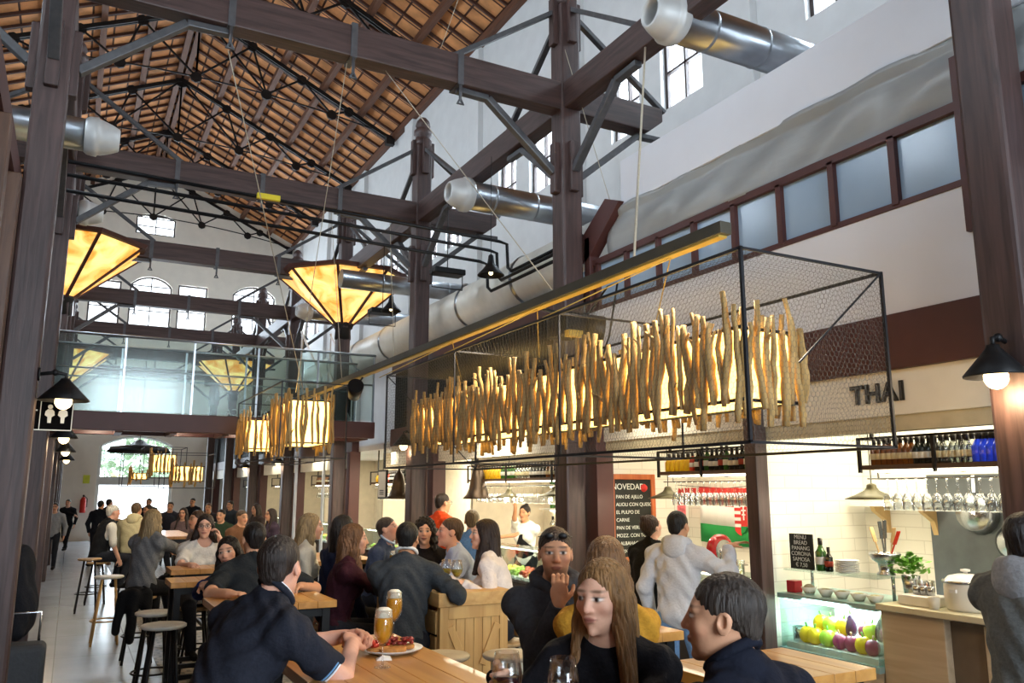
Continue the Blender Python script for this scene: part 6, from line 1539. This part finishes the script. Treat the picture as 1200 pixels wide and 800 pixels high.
wine(1.35, 8.25, 1.08, 'wine glass on the table before the loose white T-shirt', None); wine(1.4, 10.5, 1.08, 'wine glass on the table by the grey sweater by the aisle', None)
pl = thing('plate', 'white plate of tomato and ham toasts on the front bar table', 'plate', (1.31, 3.58, 1.08))
MB().lathe([(0, 1.081), (.085, 1.081), (.135, 1.1), (.137, 1.104), (.085, 1.088), (0, 1.087)], (1.31, 3.58, 0), 36).build('dish', M_ceram, pl)
M_toast = mat('toasted_bread', '#b5793a', .8, var=.3, scale=30, bump=.4); M_tomato = mat('chopped_tomato', '#b8331c', .35, var=.35, scale=50, bump=.5); M_ham = mat('cured_ham', '#8a2a22', .4, var=.3, scale=30, bump=.3)
rr = random.Random(4)
for i, (x, y, a, kind) in enumerate(((1.255, 3.60, .4, 0), (1.36, 3.60, -.5, 1), (1.30, 3.53, .1, 2), (1.32, 3.66, .9, 1))):
    t = thing('toast', ['tomato toast at the end of the plate beside the hands', 'toast heaped with cured ham and tomato on the plate', 'pale bread slice at the front rim of the plate', 'ham toast at the back rim of the plate'][i], 'toast', (x, y, 1.1), 'toasts on the plate')
    m = MB(); P = [(x+.062*math.cos(q*PI/8)*math.cos(a)-.034*math.sin(q*PI/8)*math.sin(a), y+.062*math.cos(q*PI/8)*math.sin(a)+.034*math.sin(q*PI/8)*math.cos(a)) for q in range(16)]
    m.prism(P, 2, 1.09, 1.108); m.build('bread', M_toast, t, bevel=.004)
    if kind < 2:
        m = MB()
        for q in range(26): u, v = rr.uniform(-.05, .05), rr.uniform(-.025, .025); m.ball((x+u*math.cos(a)-v*math.sin(a), y+u*math.sin(a)+v*math.cos(a), 1.112+rr.uniform(0, .022)), rr.uniform(.008, .014), 7, sq=(1.2, 1, .7))
        tag(m.build('topping', M_ham if kind else M_tomato, t), kind='stuff')
o = MB().add([(1.19, 3.43, 1.0815), (1.25, 3.41, 1.0815), (1.26, 3.46, 1.09), (1.2, 3.47, 1.083), (1.22, 3.44, 1.1)], [(0, 1, 4), (1, 2, 4), (2, 3, 4), (3, 0, 4)]).build('napkin', M_ceram, loc=(1.22, 3.44, 1.08), solid=.001); tag(o, 'crumpled paper napkin by the hands on the front table', 'napkin')
# coats, backpack and suitcase along the panelling
def blob(prims, h, name, m, label, cat, loc, amp=.006):
    V, Q = sdf_mesh(prims, h, lambda P, D: D+amp*np.sin(P[:, 0]*40+P[:, 2]*14)*np.sin(P[:, 1]*36+P[:, 2]*9))
    o = np_mesh(name, V-np.array(loc), Q, m, None); o.location = loc; return tag(o, label, cat)
blob([('e', A(-.33, 8.55, 1.08), np.eye(3), A(.12, .17, .24), .05), ('e', A(-.3, 8.52, .78), np.eye(3), A(.14, .2, .26), .06), ('c', A(-.34, 8.4, 1.2), A(-.3, 8.36, .6), .05, .07, .04), ('c', A(-.34, 8.7, 1.2), A(-.3, 8.74, .62), .05, .07, .04)], .014, 'hanging_coat', clothmat('#191a1f'), 'dark coat and bag hanging on the aisle panelling above the suitcase', 'coat', (-.33, 8.55, .5))
t = thing('suitcase', 'dark grey wheeled suitcase standing against the aisle panelling', 'suitcase', (-.24, 7.8, 0))
m = MB(); m.box(-.42, -.06, 7.62, 7.9, .05, .60); m.build('shell', mat('suitcase_fabric', '#33363a', .7, var=.1, scale=40, bump=.2), t, bevel=.05, seg=4)
m = MB(); m.tube([(-.36, 7.84, .6), (-.36, 7.84, .82), (-.12, 7.84, .82), (-.12, 7.84, .6)], .011, 8); m.build('handle', M_steel, t)
for sx in (-.37, -.11): MB().cyl((sx-.02, 7.66, .03), (sx+.02, 7.66, .03), .03, n=12).build('wheel', M_black, t); MB().cyl((sx-.02, 7.86, .03), (sx+.02, 7.86, .03), .03, n=12).build('wheel', M_black, t)
for (x, y, z, w_, lb) in ((.70, 9.75, .62, .2, 'black coat hung over the stool of the grey sweater by the aisle'), (1.72, 4.25, .9, .17, 'black jacket lying behind the beers on the front table end')):
    if w_ == .2: blob([('e', A(x, y, z+.05), np.eye(3), A(.16, .16, .12), .05), ('c', A(x-.12, y-.1, z+.1), A(x-.17, y-.12, z-.26), .05, .04, .04), ('c', A(x-.02, y-.14, z+.1), A(x-.03, y-.17, z-.34), .06, .045, .05), ('c', A(x+.1, y-.12, z+.1), A(x+.13, y-.16, z-.22), .06, .04, .05)], .014, 'black_coat', clothmat('#151517'), lb, 'coat', (x, y, z-.35))
